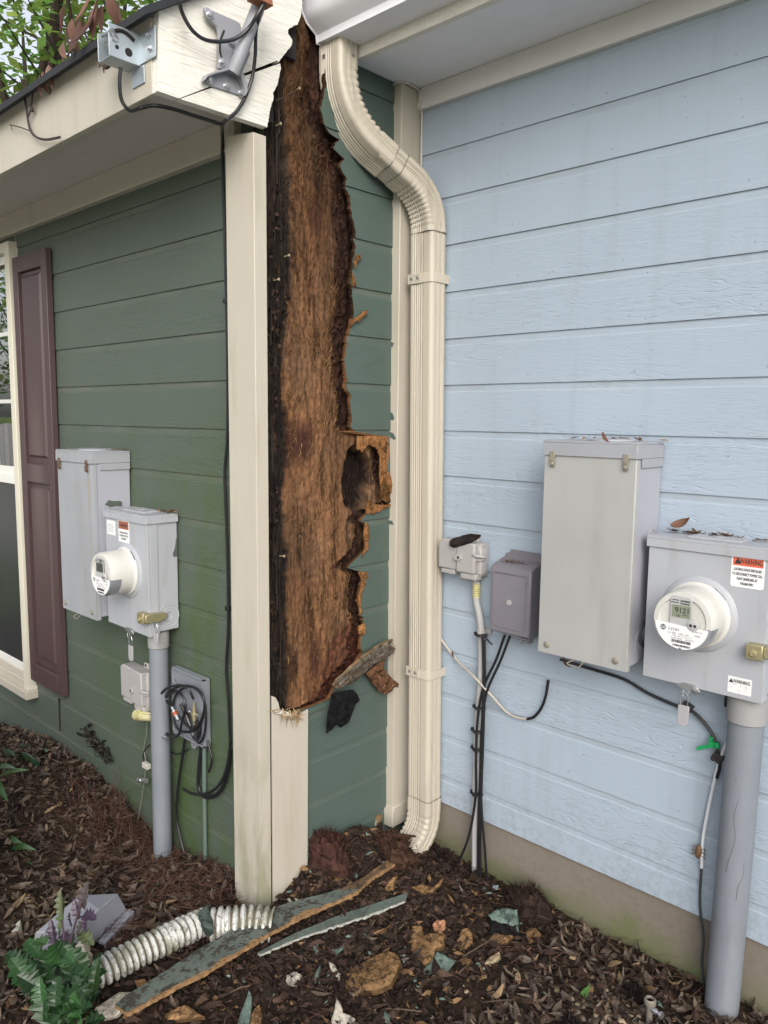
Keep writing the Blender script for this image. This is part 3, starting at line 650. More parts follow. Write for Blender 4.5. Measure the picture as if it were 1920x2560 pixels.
def bend(p0, p1, p2, rad, n=18):
    """fillet of radius-like length rad at p1"""
    p0, p1, p2 = V(p0), V(p1), V(p2); a = p1+(p0-p1).normalized()*rad; b = p1+(p2-p1).normalized()*rad
    return [a*(1-t)**2+p1*2*t*(1-t)+b*t*t for t in [i/n for i in range(n+1)]]
WX, WY = .112, .090; prof = ds_profile(WX, WY)
A0 = V((.024, -.425, 3.128)); A1 = V((.024, -.425, 2.885)); B1 = V((.139, -.060, 2.665)); B2 = V((.142, -.060, 2.53)); B3 = V((.172, -.060, .245)); B4 = V((.175, -.065, .12)); B5 = V((.160, -.215, .035))
dsp = thing('downspout', (.17, -.06, 0), 'cream corrugated gutter downspout jogging into the corner between green and blue walls', 'downspout')
def gdir(a, b): return (V(b)-V(a)).normalized()
mb = MB(); sweep(mb, [V(B2)+V((0, 0, .02)), B2.lerp(B3, .3), B2.lerp(B3, .6), B3], prof, (1, 0, 0)); mb.build('pipe', [m_ds, m_grime_shade], dsp, smooth=50, recalc=True)
def elbow(name, pts, rad, n, big, inner, par=dsp, amp=.10):
    global crimp_dir
    path = [V(pts[0])]+bend(*pts, rad, n)+[V(pts[2])]; crimp_dir = inner
    m = len(path); cri = [0]*m; scl = [big]*m
    for i in range(2, m-2): cri[i] = amp*(1 if i % 3 == 0 else (.15 if i % 3 == 1 else -.1)); scl[i] = big*(1+(-.018 if i % 3 == 0 else .004))
    mb = MB(); sweep(mb, path, prof, (1, 0, 0), scl, cri); return mb.build(name, [m_ds, m_grime_shade], par, smooth=50)
mid = A1.lerp(B1, .52); mid2 = A1.lerp(B1, .40); mid3 = A1.lerp(B1, .66)
elbow('elbow', (A0, A1, mid), .17, 32, 1.035, (-.3, -.95))
mb = MB(); sweep(mb, [mid2, mid3], prof, (1, 0, 0), [1.0, 1.0]); mb.build('pipe', [m_ds, m_grime_shade], dsp, smooth=50)
elbow('elbow', (mid3.lerp(mid2, .12), B1, B2), .12, 30, 1.04, (.3, .95))
elbow('shoe', (B3+V((0, 0, .02)), B4+V((0, .0, -.02)), B5), .11, 21, 1.035, (0, 1))
mb = MB(); tp = B5; mb.obox(B5+V((-.055, -.012, -.005)), (0, 1, -.8), (1, 0, 0), (0, .8, 1), .03, .003, .045); mb.build('bent_lip', plain('bare_aluminium', (.62, .64, .68), .3, .4), dsp)
m_seam = plain('seam_grime', (.13, .11, .085), .8, var=.4, scale=60)
for a, b in ((mid, gdir(A1, B1)), (mid3.lerp(mid2, .12), gdir(A1, B1)), (V(B2)+V((0, 0, .0)), V((0, 0, -1))), (B3+V((0, 0, .02)), V((0, 0, -1)))):
    mb = MB(); sweep(mb, [a-b*.0016, a+b*.0016], prof, (1, 0, 0), [1.043, 1.043]); mb.build('seam', [m_seam, m_seam], dsp)
for z, nm in ((2.36, 0), (.80, 1)):
    c = B2.lerp(B3, (B2.z-z)/(B2.z-B3.z)); mb = MB(); k = 1.02
    x0, x1, y0 = c.x-WX/2*k-.002, c.x+WX/2*k, c.y-WY/2*k-.0005
    pr = [(x0-.004, y0), (x1-.014, y0), (x1-.005, y0+.004), (x1, y0+.014), (x1, -.004)]
    ou = [(x0-.004, y0-.0025), (x1-.013, y0-.0025), (x1-.003, y0+.002), (x1+.0025, y0+.013), (x1+.0025, -.004)]
    mb.prism(ou+pr[::-1], 2, z-.018, z+.018); mb.prism([(x0-.004, -.001), (x0-.004, y0), (x0-.0015, y0), (x0-.0015, -.001)], 2, z-.018, z+.018)
    mb.box(x0-.004, c.x+.006, y0-.0045, y0-.0026, z-.019, z+.019)
    st = mb.build('strap', m_ds, dsp, bevel=.001)
    for xx in (x0+.018, x0+.05): mb = MB(); mb.lathe((xx, y0-.0045, z+.002), (0, -1, 0), [(.0065, 0), (.0065, .003), (.003, .0045), (0, .0046)], 10); mb.build('screw', m_steel, st)
mb = MB(); mb.lathe((-.002, A0.y-WY/2-.003, 3.085), (0, -1, 0), [(.006, 0), (.006, .003), (0, .004)], 10); mb.build('screw', m_steel, dsp)
mb = MB(); mb.lathe((A0.x+WX/2+.004, A0.y+.01, 3.085), (1, 0, 0), [(.006, 0), (.006, .003), (0, .004)], 10); mb.build('screw', m_steel, dsp)
# ---------------------------------------------------------------- tall utility boxes
def tall_box(x0, x1, yw, yf, z0, z1, label, mf, ms, rusty):
    t = thing('utility_box', ((x0+x1)/2, yw, z0), label, 'utility box', 'tall metal utility boxes on the walls')
    mb = MB(); mb.box(x0, x1, yf+.004, yw, z0+.012, z1-.01); mb.build('body', ms, t, bevel=.003)
    mb = MB(); mb.box(x0-.002, x1+.002, yf, yf+.0035, z0, z1-.045); mb.box(x1+.0005, x1+.003, yf+.0036, yf+.022, z0, z1-.05); mb.build('front_cover', mf, t, bevel=.002)
    mb = MB(); mb.box(x0-.006, x1+.006, yf-.005, yw, z1-.004, z1+.004); mb.box(x0-.006, x1+.006, yf-.006, yf-.002, z1-.046, z1-.0041); mb.box(x1+.004, x1+.007, yf-.0019, yw, z1-.046, z1-.0041); mb.box(x0-.007, x0-.004, yf-.0019, yw, z1-.046, z1-.0041)
    mb.box(x1+.003, x1+.0062, yf+.035, yw, z1-.075, z1-.0465)
    mb.lathe(((x0+x1)/2+.03, (yf+yw)/2, z1+.004), (0, 0, 1), [(.075, 0), (.072, .006), (.06, .008), (0, .008)], 24)
    mb.build('rain_cap', m_gray_w, t, bevel=.0015)
    for xx in (x0+.032, x1-.028):
        mb = MB(); mb.box(xx-.009, xx+.009, yf-.010, yf-.0065, z1-.058, z1-.032); mb.obox((xx, yf-.009, z1-.070), (1, 0, 0), (0, 1, .25), (0, -.25, 1), .008, .002, .013); mb.lathe((xx, yf-.011, z1-.072), (0, -1, 0), [(.006, 0), (.006, .003), (0, .004)], 8)
        mb.build('latch', m_rust if rusty else m_scr, t, bevel=.001)
    for xx in (x0+.032, x1-.035): mb = MB(); mb.lathe((xx, yf, z0+.03), (0, -1, 0), [(.011, 0), (.011, .003), (.004, .006), (0, .006)], 14); mb.build('cover_screw', m_scr, t)
    mb = MB(); mb.tube(cr([((x0+x1)/2-.02, yf+.01, z0), ((x0+x1)/2-.045, yf-.005, z0-.016), ((x0+x1)/2-.005, yf-.008, z0-.02), ((x0+x1)/2+.012, yf, z0)], 4), .002, 6)
    mb.build('wire_catch', m_scr, t)
    return t
m_scr = plain('dull_screw', (.33, .30, .24), .5, .5, var=.2)
m_side = paint('lavender_grey_side', (.335, .34, .385), .5, .10, .45, (.25, .25, .25), None, .06, .6)
tr_ = tall_box(.776, 1.092, -.012, -.193, 1.045, 1.757, 'tall narrow steel utility box with cream streaked front on the blue wall', m_galv, m_side, False)
tl_ = tall_box(-1.272, -.955, -D-.012, -.911, .955, 1.67, 'tall narrow grey utility box with rusty latches, beside the plum shutter', m_gray_w, m_side, True)
for c, r in (((1.0925, -.055, 1.46), .028), ((1.0925, -.075, 1.12), .06)): mb = MB(); mb.lathe(c, (1, 0, 0), [(r, -.002), (r, .001), (r*.86, .0018), (r*.8, .0006), (r*.55, .0006), (r*.5, .0015), (0, .0015)], 24); mb.build('knockout', m_side, tr_)
mb = MB(); mb.lathe((1.096, -.078, 1.15), (1, 0, 0), [(.045, 0), (.045, .006), (.037, .007), (.036, .026), (.040, .026), (.040, .028)], 20); tag(mb.build('conduit_nipple', plain('dark_nipple', (.07, .075, .085), .5, var=.25)), 'short dark threaded pipe joining the cream tall box to the meter box', 'pipe nipple')
mb = MB()
for dz, r in ((.09, .05),): mb.lathe((-.9535, -.80, 1.045), (1, 0, 0), [(r, -.002), (r, .001), (r*.86, .0015), (r*.8, .0005), (r*.55, .0005), (0, .0008)], 24)
mb.build('knockout', m_side, tl_)
mb = MB(); pts = [at(a, b, 0, -.9535) for a, b in ((262, 1262), (272, 1250), (285, 1253), (300, 1252), (306, 1256), (305, 1266), (290, 1265), (275, 1268), (268, 1264))]
mb.add(pts, [tuple(range(len(pts)))]); mb.build('paint_smear', plain('green_smear', mul(GREEN, .9), .6), tl_, recalc=False)
mb = MB(); xx = -.985; mb.box(xx-.004, xx+.002, -.9118, -.9113, 1.40, 1.595); mb.box(xx-.001, xx+.001, -.9118, -.9113, 1.2, 1.40); mb.build('rust_streak', plain('rust_stain', (.33, .27, .18), .7, var=.3), tl_)
# ---------------------------------------------------------------- meter boxes
m_ivory = paint('meter_ivory', (.56, .55, .515), .35, .03, .12, spk=.3); m_face = plain('meter_face_grey', (.42, .42, .42), .5)
m_lab = plain('label_white', (.74, .74, .74), .5, var=.03); m_ink = plain('ink', (.02, .02, .022), .6); m_red = plain('warning_red', (.62, .12, .06), .5); m_lcd = plain('lcd', (.21, .235, .17), .3)
m_clear = G('clear_cover'); m_clear.bs(Base_Color=(.8, .82, .85), Roughness=.05, Alpha=.16, Specular_IOR_Level=.8, Coat_Weight=.5); m_clear = m_clear.mat
def txt(mb, s, size, c, mi=0, sx=1.0, align='CENTER', bold=0.0, y=None): return mb.text(s, size, c, (1, 0, 0), (0, 0, 1), mi, None, align, bold, sx)
def bars(mb, x, y, z, w_, h, n, seed):
    rr = random.Random(seed); q = x
    for i in range(n):
        bw = w_/n*rr.uniform(.25, .75); mb.box(q, q+bw, y-.0004, y, z, z+h); q += w_/n
def meter_box(x0, x1, yw, yf, z0, z1, label, mc, mcz, right):
    t = thing('meter_box', ((x0+x1)/2, yw, z0), label, 'electric meter', 'electric meter boxes on the walls')
    mb = MB(); mb.box(x0+.003, x1-.003, yf+.012, yw, z0+.012, z1-.004); mb.build('body', m_gray, t, bevel=.004)
    mb = MB(); mb.prism([(x0, z0), (x1, z0), (x1, z1-.03), (x0, z1-.03)], 1, yf, yf+.011)
    mb.box(x1-.0028, x1+.0004, yf+.0112, yf+.045, z0, z1-.03); mb.box(x0, x0+.0028, yf+.0112, yf+.03, z0, z1-.03)
    rad = .116; mb.lathe((mc, yf+.001, mcz), (0, -1, 0), [(rad, 0), (rad*.97, .004), (rad*.88, .010), (rad*.84, .011), (rad*.83, .004), (rad*.8, .001)], 48)
    mb.build('front_cover', m_gray, t, bevel=.003)
    mb = MB(); mb.box(x0-.006, x1+.006, yf-.006, yw, z1-.004, z1+.004); mb.box(x0-.006, x1+.006, yf-.0065, yf-.003, z1-.03, z1-.0041); mb.box(x1+.0035, x1+.0065, yf-.0028, yw, z1-.028, z1-.0041); mb.box(x0-.0065, x0-.0035, yf-.0028, yw, z1-.028, z1-.0041)
    a = (x0+x1)/2+.0; mb.prism([(a-.07, yf+.03), (a+.085, yf+.03), (a+.08, yw-.025), (a-.065, yw-.025)], 2, z1+.0041, z1+.011); mb.lathe((a+.01, (yf+yw)/2, z1+.011), (0, 0, 1), [(.018, 0), (.017, .002), (0, .0025)], 20)
    mb.build('top_cap', m_gray, t, bevel=.0015)
    # the round meter itself
    yb = yf-.003; L = .112; R0 = .0985; R1 = .087
    mb = MB(); mb.lathe((mc, yb, mcz), (0, -1, 0), [(R0*.9, -.003), (R0, 0), (R0, .010), (R0*.94, .014), (R1*1.03, .018), (R1*1.015, L*.6), (R1, L-.008), (R1*.96, L), (R1*.80, L+.001), (R1*.78, L-.004), (0, L-.004)], 64)
    me = mb.build('meter', m_ivory, t, smooth=30); yy = yb-L+.004
    # dark clear lower window wrapping onto the side
    mb = MB(); n = 24; Rw = R1*1.006; vs = []; fs = []
    for i in range(n+1):
        an = R_(180+8+(164)*i/n); ca, sa = math.cos(an), math.sin(an)
        vs += [(mc+ca*Rw*.86, yb-L-.0022, mcz+sa*Rw*.86), (mc+ca*Rw*.97, yb-L-.0018, mcz+sa*Rw*.97), (mc+ca*Rw*1.004, yb-L+.006, mcz+sa*Rw*1.004), (mc+ca*Rw*1.014, yb-L*.62, mcz+sa*Rw*1.014)]
        if i: b = 4*i; fs += [(b-4+k, b+k, b+k+1, b-3+k) for k in range(3)]
    mb.add(vs, fs); mb.build('clear_rim', G('smoky_rim').mat if False else plain('smoky_rim', (.20, .215, .23), .12, 0, .8, .6), me, recalc=True)
    mb = MB(); k = R1*.9; poly = [(mc+k*math.cos(R_(a)), mcz-.004+k*math.sin(R_(a))) for a in range(184, 357, 8)]
    mb.prism(poly, 1, yb-L-.0032, yb-L-.0018); mb.build('name_plate', m_lab, me)
    mb = MB(); mb.prism([(mc-.035, mcz-.012), (mc+.028, mcz-.012), (mc+.028, mcz+.064), (mc+.018, mcz+.072), (mc-.028, mcz+.072), (mc-.035, mcz+.064)], 1, yb-L-.0026, yb-L-.0008); mb.build('display_panel', m_face, me, bevel=.0008)
    mb = MB(); mb.box(mc-.029, mc+.024, yb-L-.0040, yb-L-.0027, mcz+.010, mcz+.046); lc = mb.build('display', m_lcd if right else plain('lcd_dark', (.05, .055, .05), .25), me)
    yt = yb-L-.0043
    mb = MB(); txt(mb, '9121' if right else '8', .022, (mc+.001, yt, mcz+.024), bold=.0002); txt(mb, '00', .010, (mc-.010, yt, mcz+.012)); mb.box(mc+.002, mc+.018, yt, yt+.0002, mcz+.018, mcz+.0195); mb.build('digits', m_ink, lc)
    mb = MB(); yt = yb-L-.0034
    txt(mb, 'I-210+', .0125, (mc-.021, yt, mcz-.031), bold=.0001); txt(mb, 'CL 200', .0075, (mc-.026, yt, mcz-.041)); txt(mb, '240V  3W', .0072, (mc+.008, yt, mcz-.041)); txt(mb, 'FM2S', .0075, (mc+.048, yt, mcz-.038)); txt(mb, '62 600 516', .006, (mc+.046, yt, mcz-.026))
    txt(mb, 'TYPE  60Hz  TA 30  Kh 7.2', .005, (mc+.004, yt, mcz-.047)); txt(mb, 'FLINT EMC', .007, (mc-.012, yt, mcz-.055)); txt(mb, '88105299', .006, (mc+.026, yt, mcz-.054)); bars(mb, mc-.026, yt, mcz-.0645, .056, .008, 34, 3); bars(mb, mc-.022, yt, mcz-.075, .05, .0055, 34, 4); txt(mb, 'BG', .006, (mc, yt, mcz-.082), bold=.0002)
    bars(mb, mc-.006, yb-L-.0030, mcz+.056, .028, .0055, 14, 8); bars(mb, mc-.006, yb-L-.0030, mcz+.0485, .028, .005, 14, 9); mb.box(mc-.03, mc-.011, yb-L-.0031, yb-L-.0027, mcz+.058, mcz+.0605); mb.box(mc-.033, mc-.011, yb-L-.0031, yb-L-.0027, mcz+.051, mcz+.0535)
    mb.lathe((mc-.053, yt+.0006, mcz-.026), (0, -1, 0), [(.0085, 0), (.0085, .0006), (0, .0006)], 20); mb.build('print', m_ink, me)
    mb = MB(); txt(mb, 'GE', .011, (mc-.053, yt-.0006, mcz-.030), bold=.0002)
    for k in range(20): a = k*math.pi/10; mb.box(mc-.053+.0072*math.cos(a)-.0004, mc-.053+.0072*math.cos(a)+.0004, yt-.0006, yt-.0002, mcz-.026+.0072*math.sin(a)-.0004, mcz-.026+.0072*math.sin(a)+.0004)
    mb.build('emblem', m_lab, me)
    mb = MB(); mb.lathe((mc+.034, yb-L-.0008, mcz-.006), (0, -1, 0), [(.017, 0), (.0165, .005), (.014, .006), (0, .006)], 24)
    bt = mb.build('sensor_port', m_face, me); mb = MB()
    for dx in (-.006, .006): mb.lathe((mc+.034+dx, yb-L-.0069, mcz-.007), (0, -1, 0), [(.0045, 0), (.0045, .0005), (0, .0005)], 12)
    mb.build('sensor', m_ink, bt)
    for a0, a1 in ((35, 62), (-72, -46)):
        mb = MB()
        for i in range(8):
            a = R_(a0+(a1-a0)*i/8); b = R_(a0+(a1-a0)*(i+1)/8)
            for q, r in ((a, b),): mb.add([(mc+R0*1.003*math.cos(q), yb-.0025, mcz+R0*1.003*math.sin(q)), (mc+R0*1.003*math.cos(r), yb-.0025, mcz+R0*1.003*math.sin(r)), (mc+R0*1.003*math.cos(r), yb-.0105, mcz+R0*1.003*math.sin(r)), (mc+R0*1.003*math.cos(q), yb-.0105, mcz+R0*1.003*math.sin(q))], [(0, 1, 2, 3)])
        mb.build('ring_slot', m_ink, me)
    # hasp and seal below
    hx = x0+(.155 if right else .195); hz = z0
    mb = MB(); mb.prism([(hx-.045, hz+.001), (hx-.02, hz+.012), (hx+.012, hz+.010), (hx+.03, hz-.006), (hx+.02, hz-.018), (hx-.02, hz-.010)], 1, yf-.008, yf-.004); mb.lathe((hx+.014, yf-.008, hz-.003), (0, -1, 0), [(.012, 0), (.012, .002), (.004, .004), (0, .004)], 14); mb.tube([(hx-.022, yf-.006, hz-.012), (hx-.022, yf-.007, hz-.028), (hx-.008, yf-.007, hz-.033), (hx-.004, yf-.007, hz-.012)], .0022, 6)
    mb.build('hasp', m_steel, t, bevel=.0008)
    return t
ml = meter_box(-.921, -.583, -D-.012, -.874, .951, 1.432, 'grey electric meter box with two small stickers on the green wall', -.744, 1.198, False)
mr = meter_box(1.124, 1.478, -.012, -.140, 1.031, 1.474, 'grey electric meter box with a red warning label on the blue wall', 1.285, 1.258, True)
def label_r():
    x0, x1, z0, z1 = 1.372, 1.463, 1.358, 1.452; y = -.1414
    mb = MB(); r = .008; c = []
    for cx, cz, a0 in ((x1-r, z1-r, 0), (x0+r, z1-r, 90), (x0+r, z0+r, 180), (x1-r, z0+r, 270)): c += [(cx+r*math.cos(R_(a0+i*30)), cz+r*math.sin(R_(a0+i*30))) for i in range(4)]
    mb.prism(c, 1, y, y+.001); l = mb.build('warning_label', m_lab, mr); l['label'] = 'red and white warning sticker with a phone number'
    mb = MB(); mb.box(x0+.004, x1-.004, y-.0004, y, z1-.032, z1-.004); mb.build('banner', m_red, l)
    mb = MB(); yt = y-.0008; cx = (x0+x1)/2; txt(mb, 'WARNING', .0195, (cx+.0085, yt, z1-.0255), bold=.0004, sx=.66); mb.prism([(x0+.008, z1-.027), (x0+.027, z1-.027), (x0+.0175, z1-.009)], 1, yt, yt+.0002)
    for i, s in enumerate(('LOCKING DEVICE INSTALLED', 'TO DISCONNECT POWER CALL', 'FLINT ENERGIES AT', '478-868-3901')): txt(mb, s, .0108, (cx, yt, z1-.046-i*.0135), bold=.0003, sx=.53 if i < 2 else .60)
    mb.build('print', m_ink, l)
    x0, x1, z0, z1 = 1.383, 1.449, 1.046, 1.094
    mb = MB(); mb.box(x0, x1, y, y+.001, z0, z1); l = mb.build('faded_label', m_lab, mr)
    mb = MB(); txt(mb, 'WARNING', .0145, (x0+.0385, yt, z1-.0165), bold=.0003, sx=.68); mb.prism([(x0+.003, z1-.018), (x0+.016, z1-.018), (x0+.0095, z1-.006)], 1, yt, yt+.0002)
    mb.build('print', m_ink, l); mb = MB(); rr = random.Random(5)
    for i in range(14): a, b = rr.uniform(x0+.006, x1-.015), rr.uniform(z0+.006, z1-.02); mb.box(a, a+rr.uniform(.002, .009), yt+.0003, yt+.0005, b, b+.0012)
    mb.build('faded_print', plain('faded_ink', (.45, .45, .46), .6), l)
label_r()
def label_l():
    y = -.8754
    mb = MB(); mb.box(-.904, -.835, y, y+.001, 1.332, 1.392); l = mb.build('paper_label', m_lab, ml); mb = MB()
    for i in range(6): mb.box(-.896, -.843-.004*(i % 3), y-.0004, y-.0001, 1.344+i*.0062, 1.3455+i*.0062)
    mb.build('print', plain('grey_ink', (.3, .3, .3), .6), l)
    x0, x1, z0, z1 = -.808, -.722, 1.312, 1.402
    mb = MB(); mb.box(x0, x1, y, y+.001, z0, z1); l = mb.build('warning_label', m_lab, ml)
    mb = MB(); mb.box(x0+.003, x1-.003, y-.0004, y-.0001, z1-.036, z1-.004); mb.build('banner', plain('faded_red', (.30, .09, .05), .5), l)
    mb = MB(); txt(mb, 'WARNING', .017, ((x0+x1)/2, y-.0006, z1-.027), bold=.0004, sx=.74)
    for i, s in enumerate(('LOCKING DEVICE INSTALLED', 'TO DISCONNECT POWER CALL', 'FLINT ENERGIES AT')): txt(mb, s, .0098, ((x0+x1)/2, y-.0006, z0+.036-i*.0125), bold=.0003, sx=.52)
    mb.build('print', m_ink, l)
    mb = MB(); pts = [at(a, b, 0, -.5822) for a, b in ((440, 1300), (444, 1305), (443, 1340), (440, 1350), (437, 1372), (432, 1385), (434, 1392), (444, 1390), (444, 1300))]; mb.add(pts, [tuple(range(len(pts)))]); mb.build('paint_smear', bpy.data.materials['green_smear'], ml, recalc=False)
    mb = MB(); r = .047; mb.lathe((-.5858, -.785, 1.022), (1, 0, 0), [(r, -.002), (r, .0014), (r*.93, .0014), (r*.90, .0005), (r*.78, .0005), (r*.74, .0014), (r*.68, .0014), (r*.64, .0005), (r*.5, .0005), (r*.46, .0014), (r*.41, .0014), (r*.38, .0005), (0, .0005)], 32)
    mb.build('knockout', m_gray, ml)
label_l()
def barrel_lock(c, label):
    x, y, z = c; t = thing('barrel_lock', (x, y, z-.02), label, 'lock', 'brass lock blocks on the meter boxes')
    mb = MB(); mb.prism([(x-.045, z-.018), (x-.038, z-.024), (x+.002, z-.022), (x+.002, z+.022), (x-.038, z+.022), (x-.045, z+.017)], 1, y-.030, y+.0); mb.build('body', m_brass, t, bevel=.003)
    mb = MB(); mb.box(x-.03, x-.004, y-.0315, y-.0302, z-.016, z+.016); mb.lathe((x-.022, y-.0318, z-.004), (0, -1, 0), [(.010, 0), (.010, .004), (.0055, .005), (.005, .002), (0, .002)], 18); mb.build('key_barrel', m_brass, t)
    mb = MB(); mb.prism([(y-.028, z-.014), (y+.03, z-.018), (y+.06, z-.012), (y+.07, z+.002), (y+.06, z+.016), (y+.0, z+.02), (y-.028, z+.018)], 0, x+.0021, x+.022); mb.build('side_hasp', m_brass, t, bevel=.003)
    return t
barrel_lock((-.582, -.874, 1.030), 'brass barrel lock clamped on the lower edge of the green wall meter')
barrel_lock((1.479, -.140, 1.185), 'brass barrel lock at the edge of the blue wall meter')
def seal_tag(c, label, tall=.055):
    x, y, z = c; t = thing('seal_tag', (x, y, z-.1), label, 'seal tag', 'meter seal tags')
    mb = MB(); mb.tube(cr([(x-.010, y, z-.045), (x-.012, y, z-.015), (x, y, z), (x+.012, y, z-.015), (x+.010, y, z-.045)], 5), .0012, 6); mb.build('loop', m_steel, t)
    mb = MB(); k = .0165; mb.prism([(x-k, z-.042), (x-k, z-.042-tall), (x-k*.6, z-.051-tall), (x+k*.6, z-.051-tall), (x+k, z-.042-tall), (x+k, z-.042)], 1, y-.003, y+.003); mb.build('body', plain('tag_plastic', (.36, .35, .365), .4), t, bevel=.0015)
seal_tag((-.722, -.882, .932), 'pale plastic seal tag hanging under the green wall meter')
seal_tag((-.560, -.86, 1.012), 'pale seal tag hanging from the brass lock on green wall', .035)
seal_tag((1.263, -.150, 1.015), 'pale plastic seal tag hanging under the blue wall meter')
# ---------------------------------------------------------------- conduits
def conduit(x, y, r, z1, zc, label, lean=(0, 0)):
    t = thing('meter_conduit', (x, y, 0), label, 'conduit', 'conduits rising to the meter boxes')
    mb = MB(); mb.tube([(x+lean[0], y+lean[1], -.12), (x+lean[0]*.5, y+lean[1]*.5, .4), (x, y, z1)], r, 40); mb.build('pipe', m_pipe, t)
    mb = MB(); mb.lathe((x, y, zc), (0, 0, 1), [(r+.0005, 0), (r*1.12, .0), (r*1.12, z1-zc-.004), (r*1.05, z1-zc)], 40); mb.build('collar', paint('collar_grey', (.28, .275, .275), .5, .06, .2), t, bevel=.002)
conduit(1.418, -.064, .050, 1.035, .945, 'thick grey conduit running down the blue wall from its meter', (-.018, 0))
conduit(-.645, -.800, .0385, .955, .885, 'grey conduit running down the green wall from its meter', (-.008, 0))
mb = MB()
for pl in ([(1837, 1945), (1851, 1972), (1843, 2010), (1835, 2045), (1838, 2100), (1822, 2150), (1815, 2180)], [(1860, 2150), (1857, 2190), (1846, 2215), (1840, 2250)], [(1880, 1940), (1868, 1985), (1860, 2030), (1855, 2045)]):
    P = []
    for a, b in pl:
        d = FW+RT*((a-960)/FPX)-UP*((b-1280)/FPX); t0 = .0
        cx, cy, r = 1.409, -.064, .0502; ox, oy = CP.x-cx, CP.y-cy; A = d.x**2+d.y**2; B = 2*(ox*d.x+oy*d.y); Cc = ox*ox+oy*oy-r*r; ds = B*B-4*A*Cc
        if ds > 0: P.append(CP+d*((-B-math.sqrt(ds))/(2*A)))
    if len(P) > 2: mb.tube(cr(P, 3), .0013, 5)
tag(mb.build('dead_vine', plain('dead_vine_grey', (.12, .125, .14), .8)), 'thin dead vine tracks stuck on the thick grey conduit', 'vine')
# ---------------------------------------------------------------- telephone boxes
def phone_box(x0, x1, yw, yf, z0, z1, label):
    t = thing('telephone_box', ((x0+x1)/2, yw, z0), label, 'junction box', 'grey plastic telephone boxes')
    w_, xm = x1-x0, x0+(x1-x0)*.46
    mb = MB(); mb.box(x0+.006, x1-.006, yf+.02, yw, z0+.004, z1-.004); mb.prism([(x0+w_*.56, z1-.005), (x0+w_*.60, z1+.022), (x0+w_*.74, z1+.022), (x0+w_*.78, z1-.005)], 1, yw-.016, yw-.006); b = mb.build('base', m_wgray, t, bevel=.004)
    mb = MB(); mb.lathe((x0+w_*.67, yw-.016, z1+.011), (0, -1, 0), [(.006, 0), (.006, .001), (0, .001)], 12); mb.build('mounting_hole', m_ink, b)
    mb = MB(); mb.prism([(x0, z0+.02), (xm, z0+.02), (xm, z1-.004), (x0+.02, z1), (x0, z1-.012)], 1, yf, yf+.05); mb.build('cover', m_wgray, t, bevel=.006)
    mb = MB(); mb.prism([(xm+.0015, z0+.016), (x1-.018, z0+.016), (x1-.018, z1-.004), (xm+.0015, z1)], 1, yf-.007, yf+.05); mb.prism([(x1-.02, z0+.012), (x1, z0+.012), (x1, z1-.03), (x1-.02, z1-.006)], 1, yf+.012, yf+.05); mb.build('cover', m_wgray, t, bevel=.006)
    mb = MB(); mb.box(x0+.012, xm-.012, yf+.004, yf+.04, z0, z0+.0195); mb.box(xm+.02, x1-.012, yf-.001, yf+.04, z0-.008, z0+.0155); mb.build('chin', m_wgray, t, bevel=.004)
    mb = MB(); mb.prism([(xm-.004, z0+.075), (xm+.01, z0+.09), (xm+.03, z0+.088), (xm+.034, z0+.07), (xm+.02, z0+.06), (xm-.004, z0+.062)], 1, yf-.014, yf-.0071); lu = mb.build('lug', m_wgray, t, bevel=.002)
    mb = MB(); mb.lathe((xm+.018, yf-.0142, z0+.074), (0, -1, 0), [(.005, 0), (.005, .001), (0, .001)], 12); mb.build('lug_screw', m_ink, lu)
    mb = MB(); mb.tube(cr([(x1-.035, yf+.004, z0+.09), (x1-.012, yf-.012, z0+.092), (x1+.012, yf, z0+.088), (x1+.014, yf+.02, z0+.083), (x1-.0, yf+.012, z0+.073), (x1-.035, yf-.001, z0+.07)], 5), .005, 8); mb.build('latch', m_wgray, t)
    return t
phone_box(.237, .436, -.012, -.081, 1.225, 1.362, 'grey plastic telephone box with bark on top beside the downspout')
pl0 = at(301, 1700, 1, -.80); pz0 = at(309, 1750, 1, -.80).z; pz1 = at(301, 1658, 1, -.80).z
phone_box(pl0.x, pl0.x+.21, -D-.012, -.80, pz0-.005, pz1, 'pale grey telephone box half hidden behind the green wall conduit')
t = thing('cable_box', (.585, -.012, 1.045), 'dark grey plastic cable box with leaf crumbs on top, beside the tall cream box', 'junction box')
mb = MB(); mb.prism([(-.012, 1.05), (-.012, 1.315), (-.085, 1.292), (-.090, 1.285), (-.092, 1.045), (-.012, 1.045)], 0, .497, .672); mb.build('body', m_dgray, t, bevel=.008)
mb = MB(); mb.prism([(.51, 1.31), (.672, 1.31), (.672, 1.332), (.66, 1.334), (.655, 1.345), (.535, 1.345), (.53, 1.334), (.515, 1.33)], 1, -.022, -.0125); mb.build('flange', m_dgray, t, bevel=.002)
mb = MB()
for a, b, c, d in ((.510, .515, 1.065, 1.272), (.650, .655, 1.065, 1.272), (.5151, .6499, 1.267, 1.272), (.5151, .6499, 1.065, 1.070)): mb.box(a, b, -.0938, -.091, c, d)
mb.build('raised_rim', m_dgray, t, bevel=.001)
mb = MB(); mb.lathe((.583, -.0915, 1.163), (0, -1, 0), [(.011, 0), (.010, .003), (.006, .004), (.005, .002), (0, .002)], 16); mb.build('screw', m_wgray, t)
mb = MB(); mb.prism([(.622, 1.045), (.660, 1.045), (.656, 1.018), (.630, 1.022)], 1, -.07, -.04); mb.tube(cr([(.615, -.075, 1.03), (.635, -.078, 1.035), (.65, -.07, 1.03), (.625, -.07, 1.015)], 4), .004, 6); mb.build('clip', m_dgray, t, bevel=.002)
